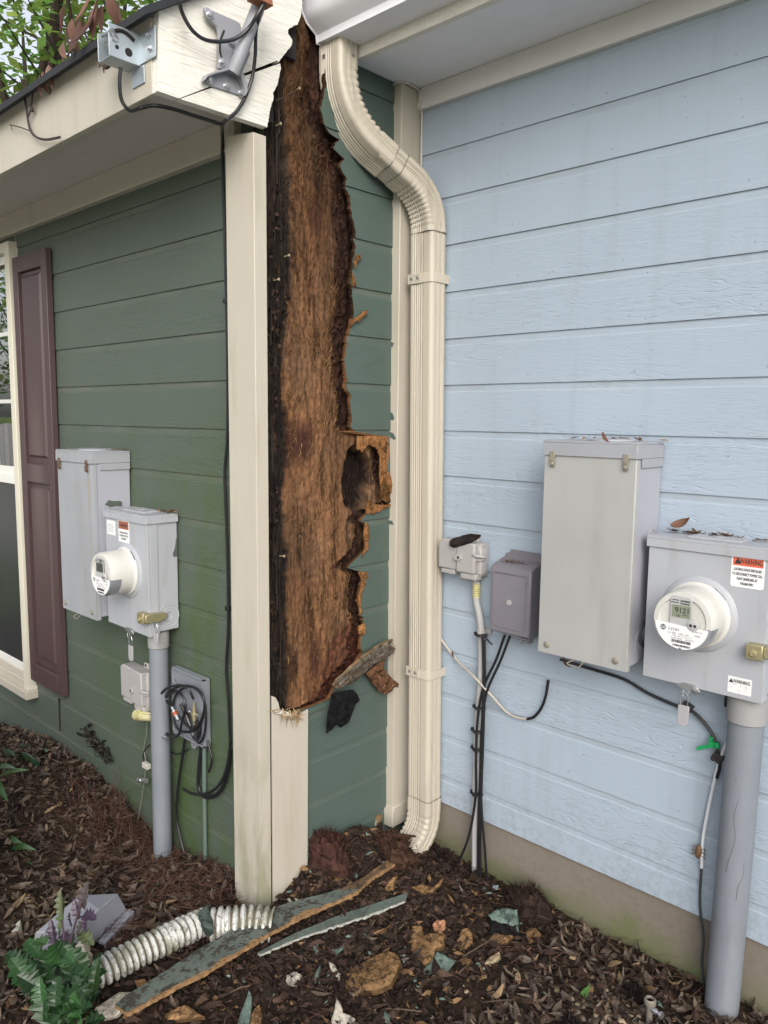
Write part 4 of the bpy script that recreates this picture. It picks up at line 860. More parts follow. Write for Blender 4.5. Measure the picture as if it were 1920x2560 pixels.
# ---------------------------------------------------------------- cables on the blue wall
def trace(pts, ax=1, val=-.03, k=5): return cr([at(a, b, ax, (p[0] if p else val)) for a, b, *p in pts], k)
t = thing('riser', (.36, -.03, 0), 'grey flexible riser with black cables tied to it under the telephone box', 'cable riser')
mb = MB(); mb.tube(trace([(1190, 1450), (1191, 1500), (1202, 1560), (1204, 1640), (1201, 1720), (1194, 1820), (1190, 1950), (1188, 2080), (1188, 2215)], 1, -.034), .0145, 14); mb.build('sleeve', paint('riser_grey', (.36, .36, .365), .45, .06, .2), t)
mb = MB(); mb.lathe(at(1190.5, 1493, 1, -.034), (0, 0, 1), [(.0155, 0), (.0155, .055), (.0145, .056)], 16)
g = G('yellow_tape'); x, y, z = g.sep(g.P); ln = g.ss(g.math('SINE', g.math('MULTIPLY', z, 900)), .2, .5); c = g.mix(g.math('MULTIPLY', ln, g.ss(g.noise(g.P, 320, 2), .46, .52)), g.mix(g.noise(g.P, 25, 1), (.50, .44, .06), (.6, .6, .5)), (.03, .03, .03)); g.bs(Base_Color=c, Roughness=.4); m_ytape = g.mat
mb.build('printed_tape', m_ytape, t)
mb = MB(); c = at(1203, 1578, 1, -.034); mb.lathe(c, (0, 0, 1), [(.017, -.008), (.017, .008), (.0148, .0081)], 16); mb.box(c.x+.012, c.x+.034, -.018, -.012, c.z-.008, c.z+.010); mb.build('pipe_clamp', m_wgray, t)
CB = [[(1262, 1588, -.06), (1240, 1650, -.055), (1208, 1720), (1194, 1800), (1190, 1900), (1189, 1990), (1172, 2090), (1140, 2172)],
      [(1275, 1590, -.06), (1250, 1655, -.055), (1217, 1730), (1205, 1810), (1201, 1930), (1205, 2040), (1212, 2120), (1217, 2200)],
      [(1206, 1585), (1209, 1680), (1206, 1800), (1200, 1950), (1196, 2060), (1195, 2195)], [(1211, 1600), (1212, 1700), (1208, 1850), (1204, 1960), (1201, 2080), (1200, 2190)]]
for q in CB:
    mb = MB(); mb.tube(trace([(a, b, *(p or (-.055,))) for a, b, *p in q], 1, -.055), .0052, 8); mb.build('cable', m_black, t)
for px, py in ((1204, 1588), (1200, 1770), (1195, 1828), (1195, 1873), (1193, 1985)):
    mb = MB(); c = at(px, py, 1, -.045); mb.lathe(c, (0, 0, 1), [(.023, -.003), (.024, 0), (.023, .003)], 14); mb.box(c.x-.032, c.x-.022, c.y-.006, c.y+.006, c.z-.005, c.z+.008)
    if py < 1600: mb.tube(cr([(c.x+.02, c.y-.01, c.z), (c.x+.04, c.y-.02, c.z-.004), (c.x+.065, c.y-.02, c.z-.02)], 4), .0035, 6)
    mb.build('cable_tie', m_black, t)
t = thing('loose_cable', (.4, -.02, 1.0), 'loose beige cable with a black end curling off the blue wall', 'cable')
mb = MB(); mb.tube(trace([(1098, 1592), (1140, 1648), (1183, 1690, -.06), (1225, 1735, -.05), (1262, 1776), (1290, 1793), (1322, 1798)], 1, -.024), .0048, 8); mb.build('sheath', plain('beige_sheath', (.42, .38, .33), .45), t)
mb = MB(); mb.tube(trace([(1318, 1798), (1335, 1792), (1352, 1772), (1364, 1742), (1371, 1700)], 1, -.026), .0055, 8); mb.build('black_end', m_black, t)
t = thing('ground_wire', (1.3, -.02, .3), 'white painted wire with a bare black foot beside the thick conduit', 'wire')
mb = MB(); mb.tube(trace([(1824, 1765), (1822, 1840), (1808, 1878), (1796, 1912), (1786, 1950), (1768, 2035), (1757, 2100), (1754, 2170)], 1, -.022), .0050, 8); mb.build('white_sheath', plain('white_wire', (.62, .64, .66), .45), t)
mb = MB(); mb.tube(trace([(1754, 2168), (1750, 2240), (1752, 2290), (1759, 2345), (1755, 2405), (1760, 2460), (1764, 2515)], 1, -.018), .0042, 8); mb.build('bare_foot', plain('tarnished_wire', (.04, .045, .045), .55, var=.4), t)
t = thing('black_cable', (1.1, -.02, .9), 'black cable drooping from the tall cream box to the thick conduit', 'cable')
mb = MB(); mb.tube(trace([(1400, 1648, -.05), (1425, 1656, -.04), (1480, 1673), (1560, 1698), (1620, 1733), (1700, 1768), (1728, 1776), (1760, 1806), (1784, 1842), (1795, 1880), (1799, 1912), (1792, 1945)], 1, -.022), .0055, 8); mb.build('sheath', m_black, t)
for px, py in ((1718, 1768), (1795, 1893)):
    mb = MB(); c = at(px, py, 1, -.024); mb.obox(c, (1, 0, -.5), (0, 1, 0), (.5, 0, 1), .016, .012, .013); mb.lathe(c+V((-.012, -.012, -.006)), (0, -1, 0), [(.006, 0), (.006, .003), (0, .004)], 10); mb.build('clip', plain('clip_black', (.03, .026, .024), .5, var=.3), t, bevel=.002)
m_gt = plain('green_plastic', (.015, .30, .10), .35)
t = thing('green_tie', at(1775, 1868, 1, -.03), 'bright green plastic tie wrapped on the black cable', 'cable tie')
mb = MB(); a, b = at(1742, 1871, 1, -.035), at(1785, 1863, 1, -.035); mb.obox((a+b)/2, b-a, (0, 1, 0), (0, 0, 1), (b-a).length/2, .0025, .0065); mb.build('tail', m_gt, t, bevel=.001)
mb = MB(); c = at(1792, 1863, 1, -.028); mb.lathe(c, (-.25, 0, 1), [(.0095, -.008), (.0095, .008), (.007, .009)], 12); mb.box(c.x-.022, c.x-.006, c.y-.012, c.y+.004, c.z-.008, c.z+.010); mb.box(c.x-.024, c.x-.012, c.y-.004, c.y+.008, c.z+.008, c.z+.022); mb.build('head', m_gt, t, bevel=.001)
mb = MB(); c = at(1746, 2127, 1, -.024); mb.lathe(c+V((0, 0, -.020)), (.1, 0, 1), [(.003, -.005), (.009, .004), (.011, .018), (.010, .030), (.006, .040), (.001, .043)], 12)
for s in (-1, 1):
    for k in range(3): mb.tube([c+V((s*.007, 0, .01-.011*k)), c+V((s*.017, -.004, .014-.013*k)), c+V((s*.020, .008, .004-.014*k))], .0013, 5)
tag(mb.build('cicada_shell', plain('cicada_brown', (.16, .085, .04), .5, var=.3)), 'brown cicada shell clinging to the white wire', 'insect shell')
mb = MB(); c = at(1823, 1752, 1, -.03); mb.box(c.x-.012, c.x+.03, c.y-.01, c.y+.016, c.z-.02, c.z+.025); tag(mb.build('wire_clamp', m_black, bevel=.003), 'small black clamp tucked behind the thick conduit collar', 'clamp')
# ---------------------------------------------------------------- cables on the green wall
YL = -D
t = thing('cable_plate', (-.43, YL-.012, .5), 'grey plastic cable plate with coiled black coax on the green wall', 'cable box')
c0 = [at(a, b, 1, YL-.030) for a, b in ((435, 1665), (515, 1692), (515, 1867), (435, 1838))]; xa, xb, zt, zb = c0[0].x, c0[1].x, c0[0].z, c0[2].z
m_plate = plain('blue_grey_plate', (.20, .215, .24), .5, var=.1)
mb = MB(); mb.box(xa, xb, YL-.030, YL-.012, zb, zt); mb.build('back_plate', m_plate, t, bevel=.002)
mb = MB()
for q in ((xa, xa+.006, zb, zt), (xb-.012, xb, zb, zt), (xa, xb, zt-.006, zt+.001), (xa, xb, zb-.001, zb+.006), (xa+.03, xa+.034, zb, zt-.1), (xa+.08, xa+.084, zb, zb+.1), (xb-.06, xb-.056, zb, zb+.12)): mb.box(q[0]+.0005, q[1]+.0007, YL-.043, YL-.0305, q[2], q[3])
mb.tube([(xa+.004, YL-.04, zt-.05), (xa+.075, YL-.036, zt-.12)], .003, 5); mb.build('rib', m_plate, t)
mb = MB(); mb.lathe(((xa+xb)/2+.01, YL-.02, zb-.02), (0, -1, 0), [(.02, -.006), (.02, .006), (.010, .007), (.010, -.006)], 16); mb.build('hasp', m_plate, t)
def coax(pts, val, label, r=.0052, name='coax_cable', grp='black coax cables at the cable plate', mat=None, k=6):
    mb = MB(); mb.tube(trace(pts, 1, val, k), r, 8); return tag(mb.build(name, mat or m_black), label, 'cable', grp)
cl = coax([(484, 1748, YL-.06), (470, 1722, YL-.075), (445, 1713), (412, 1724), (392, 1756), (385, 1795), (390, 1826, YL-.085), (404, 1840, YL-.085)], YL-.085, 'outer black coax loop ending in a silver plug left of the plate')
a, b = at(402, 1838, 1, YL-.085), at(418, 1846, 1, YL-.085); mb = MB(); mb.tube([a, a.lerp(b, .5), a.lerp(b, .52), b], [.006, .006, .0075, .0075], 10); mb.build('plug', m_steel, cl)
coax([(398, 1724, YL-.06), (425, 1765), (455, 1800), (480, 1822), (500, 1806), (511, 1770), (506, 1738), (484, 1718), (448, 1716), (415, 1738), (398, 1775), (402, 1815), (425, 1840), (447, 1836), (456, 1800), (464, 1765), (455, 1738), (438, 1728), (415, 1742), (403, 1760)], YL-.068, 'double black coax coil hung across the grey plate')
coax([(486, 1812, YL-.05), (487, 1835, YL-.055), (497, 1857), (509, 1842), (515, 1800), (511, 1755), (497, 1728), (476, 1716), (450, 1726), (435, 1750), (431, 1790), (445, 1822), (470, 1830), (497, 1818), (508, 1790)], YL-.058, 'tight black coax coil at the right edge of the plate')
coax([(452, 1760, YL-.055), (470, 1800, YL-.055), (484, 1840), (494, 1845), (496, 1815), (470, 1780)], YL-.05, 'thick black coax bundle folded behind the coils', .008)
coax([(462, 1850, YL-.04), (455, 1900), (445, 1970), (441, 2040), (448, 2085), (461, 2135)], YL-.035, 'black coax dropping from the plate into the mulch', .0065)
coax([(503, 1868, YL-.03), (497, 1930), (497, 1970), (512, 1992), (540, 1988), (560, 1962), (572, 1920), (576, 1875)], YL-.03, 'thick black coax looping from the plate to the corner post', .008)
coax([(458, 1972), (480, 1984), (512, 1985), (540, 1970), (558, 1945), (570, 1905), (576, 1860)], YL-.045, 'cut black coax end sweeping in under the corner post', .006)
coax([(518, 1850), (527, 1885), (529, 1905), (522, 1930)], YL-.03, 'short black coax tail right of the plate', .005)
coax([(424, 1878), (440, 1885), (458, 1882), (472, 1872)], YL-.025, 'thin black wire bowed under the plate', .003)
coax([(511, 1862), (511, 1950), (512, 2050), (514, 2170)], YL-.022, 'thin green painted pipe running down below the plate', .0085, 'thin_pipe', None, plain('green_pipe', (.10, .14, .12), .6))
coax([(368, 1790), (366, 1835), (360, 1870), (364, 1905), (361, 1950), (352, 2010), (341, 2070), (337, 2100)], YL-.03, 'thin bare earth wire left of the green wall conduit', .0022, 'earth_wire', None, plain('bare_wire', (.30, .30, .28), .4, .5))
coax([(374, 1862), (362, 1875), (358, 1895), (364, 1910)], YL-.03, 'small black wire curving behind the conduit', .003, 'thin_wire', None)
mb = MB(); mb.box(*[v for q in [(at(359, 1905, 1, YL-.04).x, at(372, 1905, 1, YL-.04).x), (YL-.05, YL-.028), (at(365, 1920, 1, YL-.04).z, at(365, 1907, 1, YL-.04).z)] for v in q]); tag(mb.build('wire_splice', plain('splice_pale', (.6, .58, .52), .3, .2), bevel=.003), 'small pale square splice on the earth wire', 'connector')
mb = MB(); a, b = at(346, 1950, 1, YL-.04), at(366, 1952, 1, YL-.04); mb.tube([a, a.lerp(b, .35), a.lerp(b, .36), a.lerp(b, .6), a.lerp(b, .61), b], [.011, .011, .006, .006, .012, .012], 8); tag(mb.build('bolt_clamp', m_steel), 'steel bolt clamp on the earth wire above the mulch', 'clamp')
for (px, z0, z1, nm, lb) in ((486, 1756, 1812, 'coax_splitter', 'brass coax splitter standing upright on the grey plate'),):
    a, b = at(px, z1, 1, YL-.055), at(px-1, z0, 1, YL-.055); t = thing(nm, a, lb, 'connector'); d = b-a
    mb = MB(); mb.lathe(a, d, [(q[0], q[1]*d.length) for q in ((.004, 0), (.004, .18), (.008, .19), (.008, .3), (.011, .31), (.011, .44), (.014, .45), (.014, .52), (.009, .53), (.009, .66), (.0075, .67), (.0075, .8), (.005, .81), (.005, 1), (0, 1))], 14); mb.build('body', m_brass, t)
    for s in (-1, 1): mb = MB(); mb.lathe(a+d*.5, (s, 0, 0), [(.004, .008), (.004, .030), (.008, .031), (.008, .036), (0, .036)], 10); mb.build('lug', m_steel, t)
a, b = at(430, 1768, 1, YL-.075), at(446, 1800, 1, YL-.075); t = thing('coax_coupler', b, 'small tilted coax coupler among the black coils', 'connector'); d = b-a
mb = MB(); mb.lathe(a, d, [(q[0], q[1]*d.length) for q in ((.006, 0), (.006, .3), (.012, .32), (.012, .7), (.008, .72), (.008, 1), (0, 1))], 12); mb.build('body', m_steel, t)
mb = MB(); mb.lathe(a.lerp(b, .4), d, [(.0122, 0), (.0125, .008), (.0122, .016)], 12); mb.build('band', plain('copper_band', (.35, .10, .05), .4, .4), t)
mb = MB(); a = at(343, 1787, 1, YL-.07); mb.tube(cr([a, a+V((.03, 0, .008)), a+V((.065, .0, .012)), a+V((.10, .02, .012))], 4), [.026]*4+[.024]*4+[.020]*4+[.02], 12); tag(mb.build('yellow_tag', m_ytape), 'crumpled yellow printed tag under the pale telephone box', 'tag')
mb = MB(); mb.tube(trace([(556, 318, -.79), (556, 420), (561, 560), (565, 700), (569, 900), (569, 1080), (562, 1180), (564, 1250), (569, 1400), (571, 1560), (566, 1660), (567, 1700), (572, 1760), (576, 1860)], 1, YL-.026), .0062, 8)
t = mb.build('coax_cable', m_black); tag(t, 'black coax running down the wall along the corner post', 'cable')
for px, py in ((563, 752), (568, 1522)): mb = MB(); c = at(px, py, 1, YL-.03); mb.box(c.x-.012, c.x+.012, c.y-.004, c.y+.014, c.z-.008, c.z+.008); mb.build('clip', m_black, t, bevel=.002)
mb = MB(); rr = random.Random(3); c = at(245, 1862, 1, YL-.02)
for i in range(90):
    p = c+V((rr.uniform(-.11, .12), rr.uniform(-.02, .012), rr.uniform(-.02, .035))); p.z += (p.x-c.x)*-.28; q = p+V((rr.uniform(-.05, .05), rr.uniform(-.02, .01), rr.uniform(-.03, .03))); r = rr.uniform(.0015, .007); mb.tube([p, (p+q)/2+V((0, -.01, .006)), q], [r, r*1.2, r*.4], 5, 0, mul((.022, .021, .018), rr.uniform(.4, 2.2)))
tag(mb.build('debris_clump', m_deb, smooth=0), 'dark clump of dry debris lodged on a board of green wall', 'debris')
# ---------------------------------------------------------------- satellite mounts
m_gal = paint('galvanised', (.42, .47, .50), .38, .12, .15, (.25, .27, .28), None, .05, 0, metal=.6)
fx = at(352, 120, 1, -1.153).x; t = thing('dish_bracket', (fx, -1.152, 2.8), 'galvanised steel bracket bolted on the cream fascia near its corner', 'bracket')
pB = at(345, 120, 1, -1.153); xo = fx; yo = at(272, 100, 0, xo).y; zt, zb = at(272, 55, 0, xo).z, at(272, 137, 0, xo).z
def holes(mb, x, y, z, r): mb.lathe((x, y, z), (1, 0, 0), [(r, 0), (r, .0006), (0, .0006)], 14)
mb = MB(); mb.box(xo-.003, xo, yo, -1.155, zb, zt); mb.box(xo-.003, xo+.085, -1.156, -1.1525, zb+.004, zt+.0); mb.build('side_plate', m_gal, t, bevel=.001)
mb = MB(); mb.box(xo-.068, xo-.065, yo, -1.155, zb, zt-.01); mb.box(xo-.065, xo-.0031, yo+.004, -1.155, zb, zb+.003); mb.box(xo-.05, xo+.02, -1.156, -1.1525, zb-.05, zb-.001); mb.build('channel', m_gal, t, bevel=.001)
mb = MB(); 
L_ = -1.155-yo
mb.tube([(xo+.0005, yo+L_*(.2+.12*k), zt-.022+.012*math.sin(k*.6+.4)) for k in range(6)], .006, 6); mb.build('slot', m_dark, t)
for u, v, r in ((.25, .33, .006), (.62, .30, .012)): mb = MB(); holes(mb, xo, yo+L_*u, zb+(zt-zb)*v, r); mb.build('hole', m_dark, t)
for z in (zb+(zt-zb)*.36, zb+(zt-zb)*.78): mb = MB(); mb.lathe((xo+.055, -1.156, z), (0, -1, 0), [(.011, 0), (.011, .003), (.007, .0031), (.007, .010), (0, .011)], 6); mb.build('bolt', m_steel, t)
for u, v in ((.05, .72), (.13, .58)): mb = MB(); mb.lathe((xo-.02, yo+L_*u, zb+(zt-zb)*v), (1, .2, 0), [(.006, -.02), (.006, .018), (.010, .019), (.010, .026), (0, .027)], 8); mb.build('bolt', m_steel, t)
m_mast = paint('mast_grey', (.27, .275, .30), .45, .06, .12, (.2, .18, .16), None, .04, .2)
def Z(x, y): return (380+x/3.95, y/3.95)
t = thing('dish_mount', (.04, -.85, 2.8), 'grey dish foot mount with a bent mast on the white eave end', 'dish mount')
def xpoly(pts, x): return [(p.y, p.z) for p in [at(*Z(a, b), 0, x) for a, b in pts]]
mb = MB(); mb.prism(xpoly([(495, 105), (505, 85), (525, 82), (560, 108), (800, 215), (850, 245), (862, 300), (848, 420), (770, 640), (740, 690), (700, 700), (634, 685), (634, 310), (615, 265), (540, 200), (508, 160)], .045), 0, .045, .058); mb.build('back_plate', m_mast, t, bevel=.003)
mb = MB(); mb.prism(xpoly([(500, 805), (518, 745), (600, 712), (740, 680), (850, 700), (893, 750), (930, 900), (908, 955), (840, 935), (560, 845), (515, 828)], .034), 0, .031, .036); mb.prism(xpoly([(500, 805), (518, 745), (600, 712), (740, 680), (850, 700), (893, 750), (930, 900), (908, 955), (895, 850), (850, 745), (740, 705), (610, 740), (535, 770)], .05), 0, .0361, .062); mb.build('foot', m_mast, t, bevel=.003)
mb = MB(); cpt = [at(*Z(a, b), 0, x) for a, b, x in ((800, 720, .060), (850, 600, .075), (900, 460, .085), (960, 300, .095), (1030, 120, .11), (1085, -40, .125), (1130, -160, .13))]
mb.tube(cr(cpt, 5), .021, 16); mb.build('mast', m_mast, t)
mb = MB(); mb.tube([at(*Z(a, b), 0, x) for a, b, x in ((955, 520, .05), (900, 640, .05), (868, 730, .05), (885, 800, .045))], .006, 6); mb.build('brace', m_mast, t)
mb = MB(); mb.tube([at(*Z(a, b), 0, .0585) for a, b in ((712, 300), (680, 380), (668, 450), (672, 520), (690, 590))], .003, 6); mb.build('slot', m_dark, t)
mb = MB(); a = at(*Z(1010, 18), 0, .15); mb.obox(a+V((0, .02, .012)), (1, 0, 0), (0, 1, 0), (0, -.3, 1), .02, .035, .010); mb.build('rusty_bracket', plain('rust_orange', (.30, .12, .06), .75, .1, var=.35, scale=60), t, bevel=.002)
for a, b, x in ((565, 790, .037), (875, 915, .037), (730, 848, .037), (566, 140, .0585), (775, 420, .0585), (688, 612, .0585)):
    mb = MB(); mb.lathe(at(*Z(a, b), 0, x), (1, 0, 0), [(.013, 0), (.013, .002), (.008, .0021), (.008, .010), (.003, .011), (0, .011)], 10); mb.build('bolt', m_steel, t)
def cab(pts, label, r=.0058):
    mb = MB(); mb.tube(cr([at(a, b, ax, v) for a, b, ax, v in pts], 6), r, 8); return tag(mb.build('coax_cable', m_black), label, 'cable', 'black coax cables at the eave')
cab([(302, 168, 1, -1.21), (299, 205, 1, -1.21), (304, 250, 1, -1.20), (325, 276, 1, -1.175), (352, 270, 2, 2.752), (385, 264, 2, 2.752), (430, 272, 2, 2.752), (490, 291, 2, 2.752), (535, 305, 2, 2.752), (553, 312, 2, 2.752), (556, 330, 1, -.79)], 'black coax from the galvanised bracket along the eave corner')
cab([(446, -30, 0, .09), (449, 5, 0, .09), (458, 38, 0, .08), (480, 75, 0, .08), (510, 98, 0, .08), (548, 104, 0, .085), (590, 96, 0, .10), (622, 70, 0, .12), (645, 35, 0, .15), (662, 5, 0, .16), (680, -25, 0, .16)], 'black coax drooping in a swag across the white eave end')
cab([(672, 0, 0, .15), (650, 30, 0, .14), (640, 80, 0, .10), (638, 140, 0, .075), (630, 195, 0, .055), (612, 245, 0, .045), (588, 282, 0, .042), (560, 305, 0, .02), (556, 325, 1, -.79)], 'black coax running down from the mast to the corner post')
# ---------------------------------------------------------------- litter on the ground
def leaf_mesh(mb, p, L, w_, yaw, tilt, roll, col, curl=.25, fold=.3, n=3):
    """one leaf: folded along its midrib and curled along its length"""
    R3 = Matrix.Rotation(yaw, 3, 'Z') @ Matrix.Rotation(tilt, 3, 'Y') @ Matrix.Rotation(roll, 3, 'X'); vs = []; p = V(p)
    for i in range(n+1):
        t = i/n; ww = w_*math.sin(math.pi*(.06+.90*t)**.8)*.5; x = L*t; z = curl*L*(t-.5)**2*2
        for s in (-1, 0, 1): vs.append(p+R3 @ V((x-L/2, s*ww, z+abs(s)*ww*fold)))
    mb.add(vs, [(3*i+k, 3*i+k+1, 3*i+4+k, 3*i+3+k) for i in range(n) for k in (0, 1)], 0, col)
def in_post(x, y): return (y > -.735 and x < .02) or (-.15 < x < .03 and y > -.81) or y > .0 or (abs(x-1.40) < .06 and y > -.12)
m_leaf = leafmat('dead_leaf', .6, .0, .35)
def leafcol():
    t = random.random(); c = V((.074, .055, .042)).lerp(V((.150, .108, .078)), t)*rnd(.45, 1.25)
    if random.random() < .05: c = V((.24, .165, .09))*rnd(.7, 1.1)
    if random.random() < .25: c *= .4
    return tuple(c)
mb = MB(); k = 0
while k < 9500:
    x, y = rnd(-3.0, 1.7), rnd(-2.0, -.02)
    dR = x*.9+y*.4                                  # leaves on the left and at the far right, rot in the corner
    right = x > .75 and y < 1.2-1.1*x+.25
    if in_post(x, y): continue
    if not (x < -.12-.35*max(0, y+1.0) or x > .85): 
        if random.random() < .955: continue
    if (x+.05)**2+(y+.45)**2 < .12: continue
    k += 1; s = rnd(.35, 1.35)
    leaf_mesh(mb, (x, y, gh(x, y)+rnd(.002, .026)), .050*s, .017*s*rnd(.5, 1.4), rnd(0, 6.3), random.gauss(0, .28), random.gauss(0, .4), leafcol(), rnd(-.5, .9), rnd(-.6, .7), 3)
tag(mb.build('leaf_litter', m_leaf, smooth=0, recalc=False, origin=(0, 0, 0)), 'brown leaf litter and bark mulch strewn over the soil', 'leaf litter', kind='stuff')
mb = MB(); c0s = [(gpt(430, 2210), .26, 420), (gpt(330, 2110), .22, 330), (gpt(200, 2100), .35, 260), (gpt(560, 2260), .22, 150), (gpt(300, 2330), .16, 130), (gpt(450, 2100), .14, 120), (gpt(1100, 2300), .5, 60), (gpt(1450, 2400), .4, 110), (gpt(150, 2000), .5, 200), (gpt(700, 2450), .4, 60)]
for c, r, n in c0s:
    for _ in range(n):
        x, y = random.gauss(c.x, r*.6), random.gauss(c.y, r*.38)
        if in_post(x, y): continue
        a = random.gauss(.3, .8); L = rnd(.06, .15); z = gh(x, y)+rnd(.012, .045); d = V((math.cos(a), math.sin(a), rnd(-.15, .25)))*L; q = V((x, y, z)); nn = V((-d.y, d.x, 0)).normalized()*.0011
        m_ = q+d*.5+V((rnd(-.006, .006), rnd(-.006, .006), .004)); cc = mul((.115, .062, .044), rnd(.5, 1.5)); mb.add([q-nn, q+nn, m_+nn, m_-nn, q+d], [(0, 1, 2, 3), (3, 2, 4)], 0, cc)
tag(mb.build('pine_needles', m_deb, smooth=0, recalc=False, origin=(0, 0, 0)), 'reddish dry pine needles lying in loose mats on the mulch', 'pine needles', kind='stuff')
mb = MB(); k = 0
while k < 15000:
    if random.random() < .5: x, y = random.gauss(.12, .35), random.gauss(-.55, .35)
    else: x, y = rnd(-.7, 1.5), rnd(-1.75, -.0)
    if in_post(x, y) or x < -.45-.6*(y+1.2) and random.random() < .8: continue
    k += 1; s = abs(random.gauss(0, .0065))+.0022; z = gh(x, y)+rnd(0, .016); t = random.random()
    c = V((.026, .0185, .0150)).lerp(V((.072, .045, .033)), t*t)*rnd(.4, 1.4)
    if random.random() < .06: c = V((.20, .12, .06))*rnd(.4, 1.2)
    if random.random() < .012: c = V((.14, .19, .16))*rnd(.7, 1.2)
    a = rnd(0, 6.3); el = rnd(1, 2.6); u = V((math.cos(a), math.sin(a), rnd(-.4, .4)))*s*el; w_ = V((-math.sin(a), math.cos(a), rnd(-.4, .4)))*s; h = V((0, 0, s*rnd(.4, 1.1))); p = V((x, y, z))
    mb.add([p-u, p-w_*rnd(.6, 1), p+u*rnd(.7, 1), p+w_*rnd(.6, 1), p+h+u*.2, p+h-u*.2], [(0, 1, 5), (1, 2, 4), (1, 4, 5), (2, 3, 4), (3, 0, 5), (3, 5, 4)], 0, tuple(c))
tag(mb.build('rot_crumbs', m_deb, smooth=0, recalc=False, origin=(0, 0, 0)), 'dark crumbs and chips of rotted wood covering the corner', 'rotted crumbs', kind='stuff')
mb = MB()
for _ in range(230):
    x, y = rnd(-2.2, 1.5), rnd(-1.7, -.05)
    if in_post(x, y): continue
    a = rnd(0, 6.3); L = rnd(.03, .13); p = V((x, y, gh(x, y)+rnd(.010, .026))); q = p+V((math.cos(a)*L, math.sin(a)*L, rnd(-.006, .015))); m_ = (p+q)/2+V((rnd(-.008, .008), rnd(-.008, .008), .003)); r = rnd(.0012, .0032); mb.tube([p, m_, q], [r, r*.9, r*.5], 5, 0, mul((.085, .062, .045), rnd(.5, 1.6)))
tag(mb.build('twigs', m_deb, smooth=0, origin=(0, 0, 0)), 'small broken twigs mixed through the mulch', 'twigs', kind='stuff')
mb = MB()
for _ in range(170):
    p = gpt(rnd(1430, 1600), rnd(2490, 2600)) if random.random() < .75 else gpt(rnd(1050, 1600), rnd(2430, 2600)); r = rnd(.004, .011); c = mul((.30, .235, .16), rnd(.5, 1.4)); ax = rnd(0, 3); vs = []
    mb.lathe(p+V((0, 0, -.2*r)), (rnd(-.4, .4), rnd(-.4, .4), 1), [(r*.5, 0), (r, r*.4), (r*.85, r*.9), (r*.3, r*1.15)], 7, 0, c)
tag(mb.build('pebbles', vcol('pebble', .7, .2, 80, .2), smooth=60, origin=(0, 0, 0)), 'small tan pebbles among the litter at bottom right', 'pebbles', kind='stuff')
# ---------------------------------------------------------------- pieces of rotted board on the ground
TAN = (.20, .118, .056); DRK = (.028, .018, .014); PAL = (.40, .36, .30); GRN = (.105, .145, .122); RED = (.085, .040, .027)
m_chip = vcol('paint_chip', .7, .3, 70, .5, .003)
def zo(ox, oy, k, pts): return [(ox+a/k, oy+b/k) for a, b in pts]
z9 = lambda *p: zo(900, 1960, 2.765, p); z5_ = lambda *p: zo(540, 1960, 2.765, p); z0_ = lambda *p: zo(0, 2100, 2.765, p)
def piece(name, pts, label, cat, col, th=.018, lift=.012, col2=None, lump=.006, grp=None, amp=.005, n=4):
    P = [gpt(a, b, lift) for a, b in pts]; c = sum(P, V())/len(P); zc = gh(c.x, c.y)+lift; nr = V((rnd(-.25, .25), rnd(-.5, -.1), 1)).normalized()
    P = [V((p.x, p.y, zc-((p.x-c.x)*nr.x+(p.y-c.y)*nr.y)/nr.z)) for p in P]
    mb = MB(); slab(mb, ragged(P, n, amp, len(label)), nr, th, col, col2 or mul(col, .5), lump, len(label)); return tag(mb.build(name, m_chip if col in (GRN, PAL) else m_deb, smooth=0), label, cat, grp)
FB = 'broken fibreboard slabs on the mulch'; GC = 'flakes of green painted siding on the mulch'; WC = 'pale flakes on the mulch'
piece('fibreboard_slab', z9((300, 990), (330, 960), (400, 985), (430, 1000), (440, 1060), (510, 1060), (590, 1080), (575, 1150), (520, 1160), (510, 1210), (450, 1235), (420, 1200), (350, 1150), (330, 1080)), 'two-lobed tan slab of rotten fibreboard above the green flake', 'fibreboard', TAN, .022, .02, grp=FB)
piece('fibreboard_slab', z5_((868, 1310), (900, 1240), (1000, 1230), (1100, 1190), (1200, 1190), (1260, 1240), (1280, 1310), (1240, 1400), (1210, 1450), (1100, 1460), (1000, 1440), (900, 1390)), 'largest domed tan slab of rotten fibreboard at bottom centre', 'fibreboard', mul(TAN, .9), .026, .012, None, .009, grp=FB)
piece('fibreboard_slab', z9((680, 1050), (710, 1020), (750, 1025), (775, 1060), (780, 1105), (740, 1125), (700, 1110)), 'small rounded tan slab right of the two-lobed one', 'fibreboard', TAN, .02, .014, grp=FB)
piece('wood_knot', z9((500, 975), (530, 955), (590, 965), (595, 1000), (570, 1025), (530, 1030), (505, 1000)), 'pinkish ring-shaped knot of wood above the tan slabs', 'wood knot', (.34, .17, .10), .02, .016)
piece('siding_flake', z9((390, 1280), (480, 1240), (530, 1190), (570, 1210), (660, 1265), (600, 1310), (520, 1340), (440, 1335)), 'ragged green paint flake below the two-lobed tan slab', 'paint flake', GRN, .007, .014, None, .003, GC)
piece('siding_flake', z9((890, 900), (930, 885), (1000, 890), (1080, 910), (1100, 960), (1095, 1005), (1040, 970), (990, 950), (940, 960)), 'green flake lying on a black charred block', 'paint flake', GRN, .01, .045, None, .003, GC)
piece('charred_block', z9((890, 955), (940, 965), (990, 955), (1040, 975), (1095, 1005), (1100, 1045), (1000, 1045), (900, 1025)), 'black charred block under the green flake near the concrete', 'charred wood', (.012, .011, .011), .04, .02)
piece('fibreboard_slab', z9((905, 1060), (960, 1045), (1060, 1070), (1020, 1108), (940, 1105)), 'thin tan slab sticking out below the charred block', 'fibreboard', TAN, .014, .014, grp=FB)
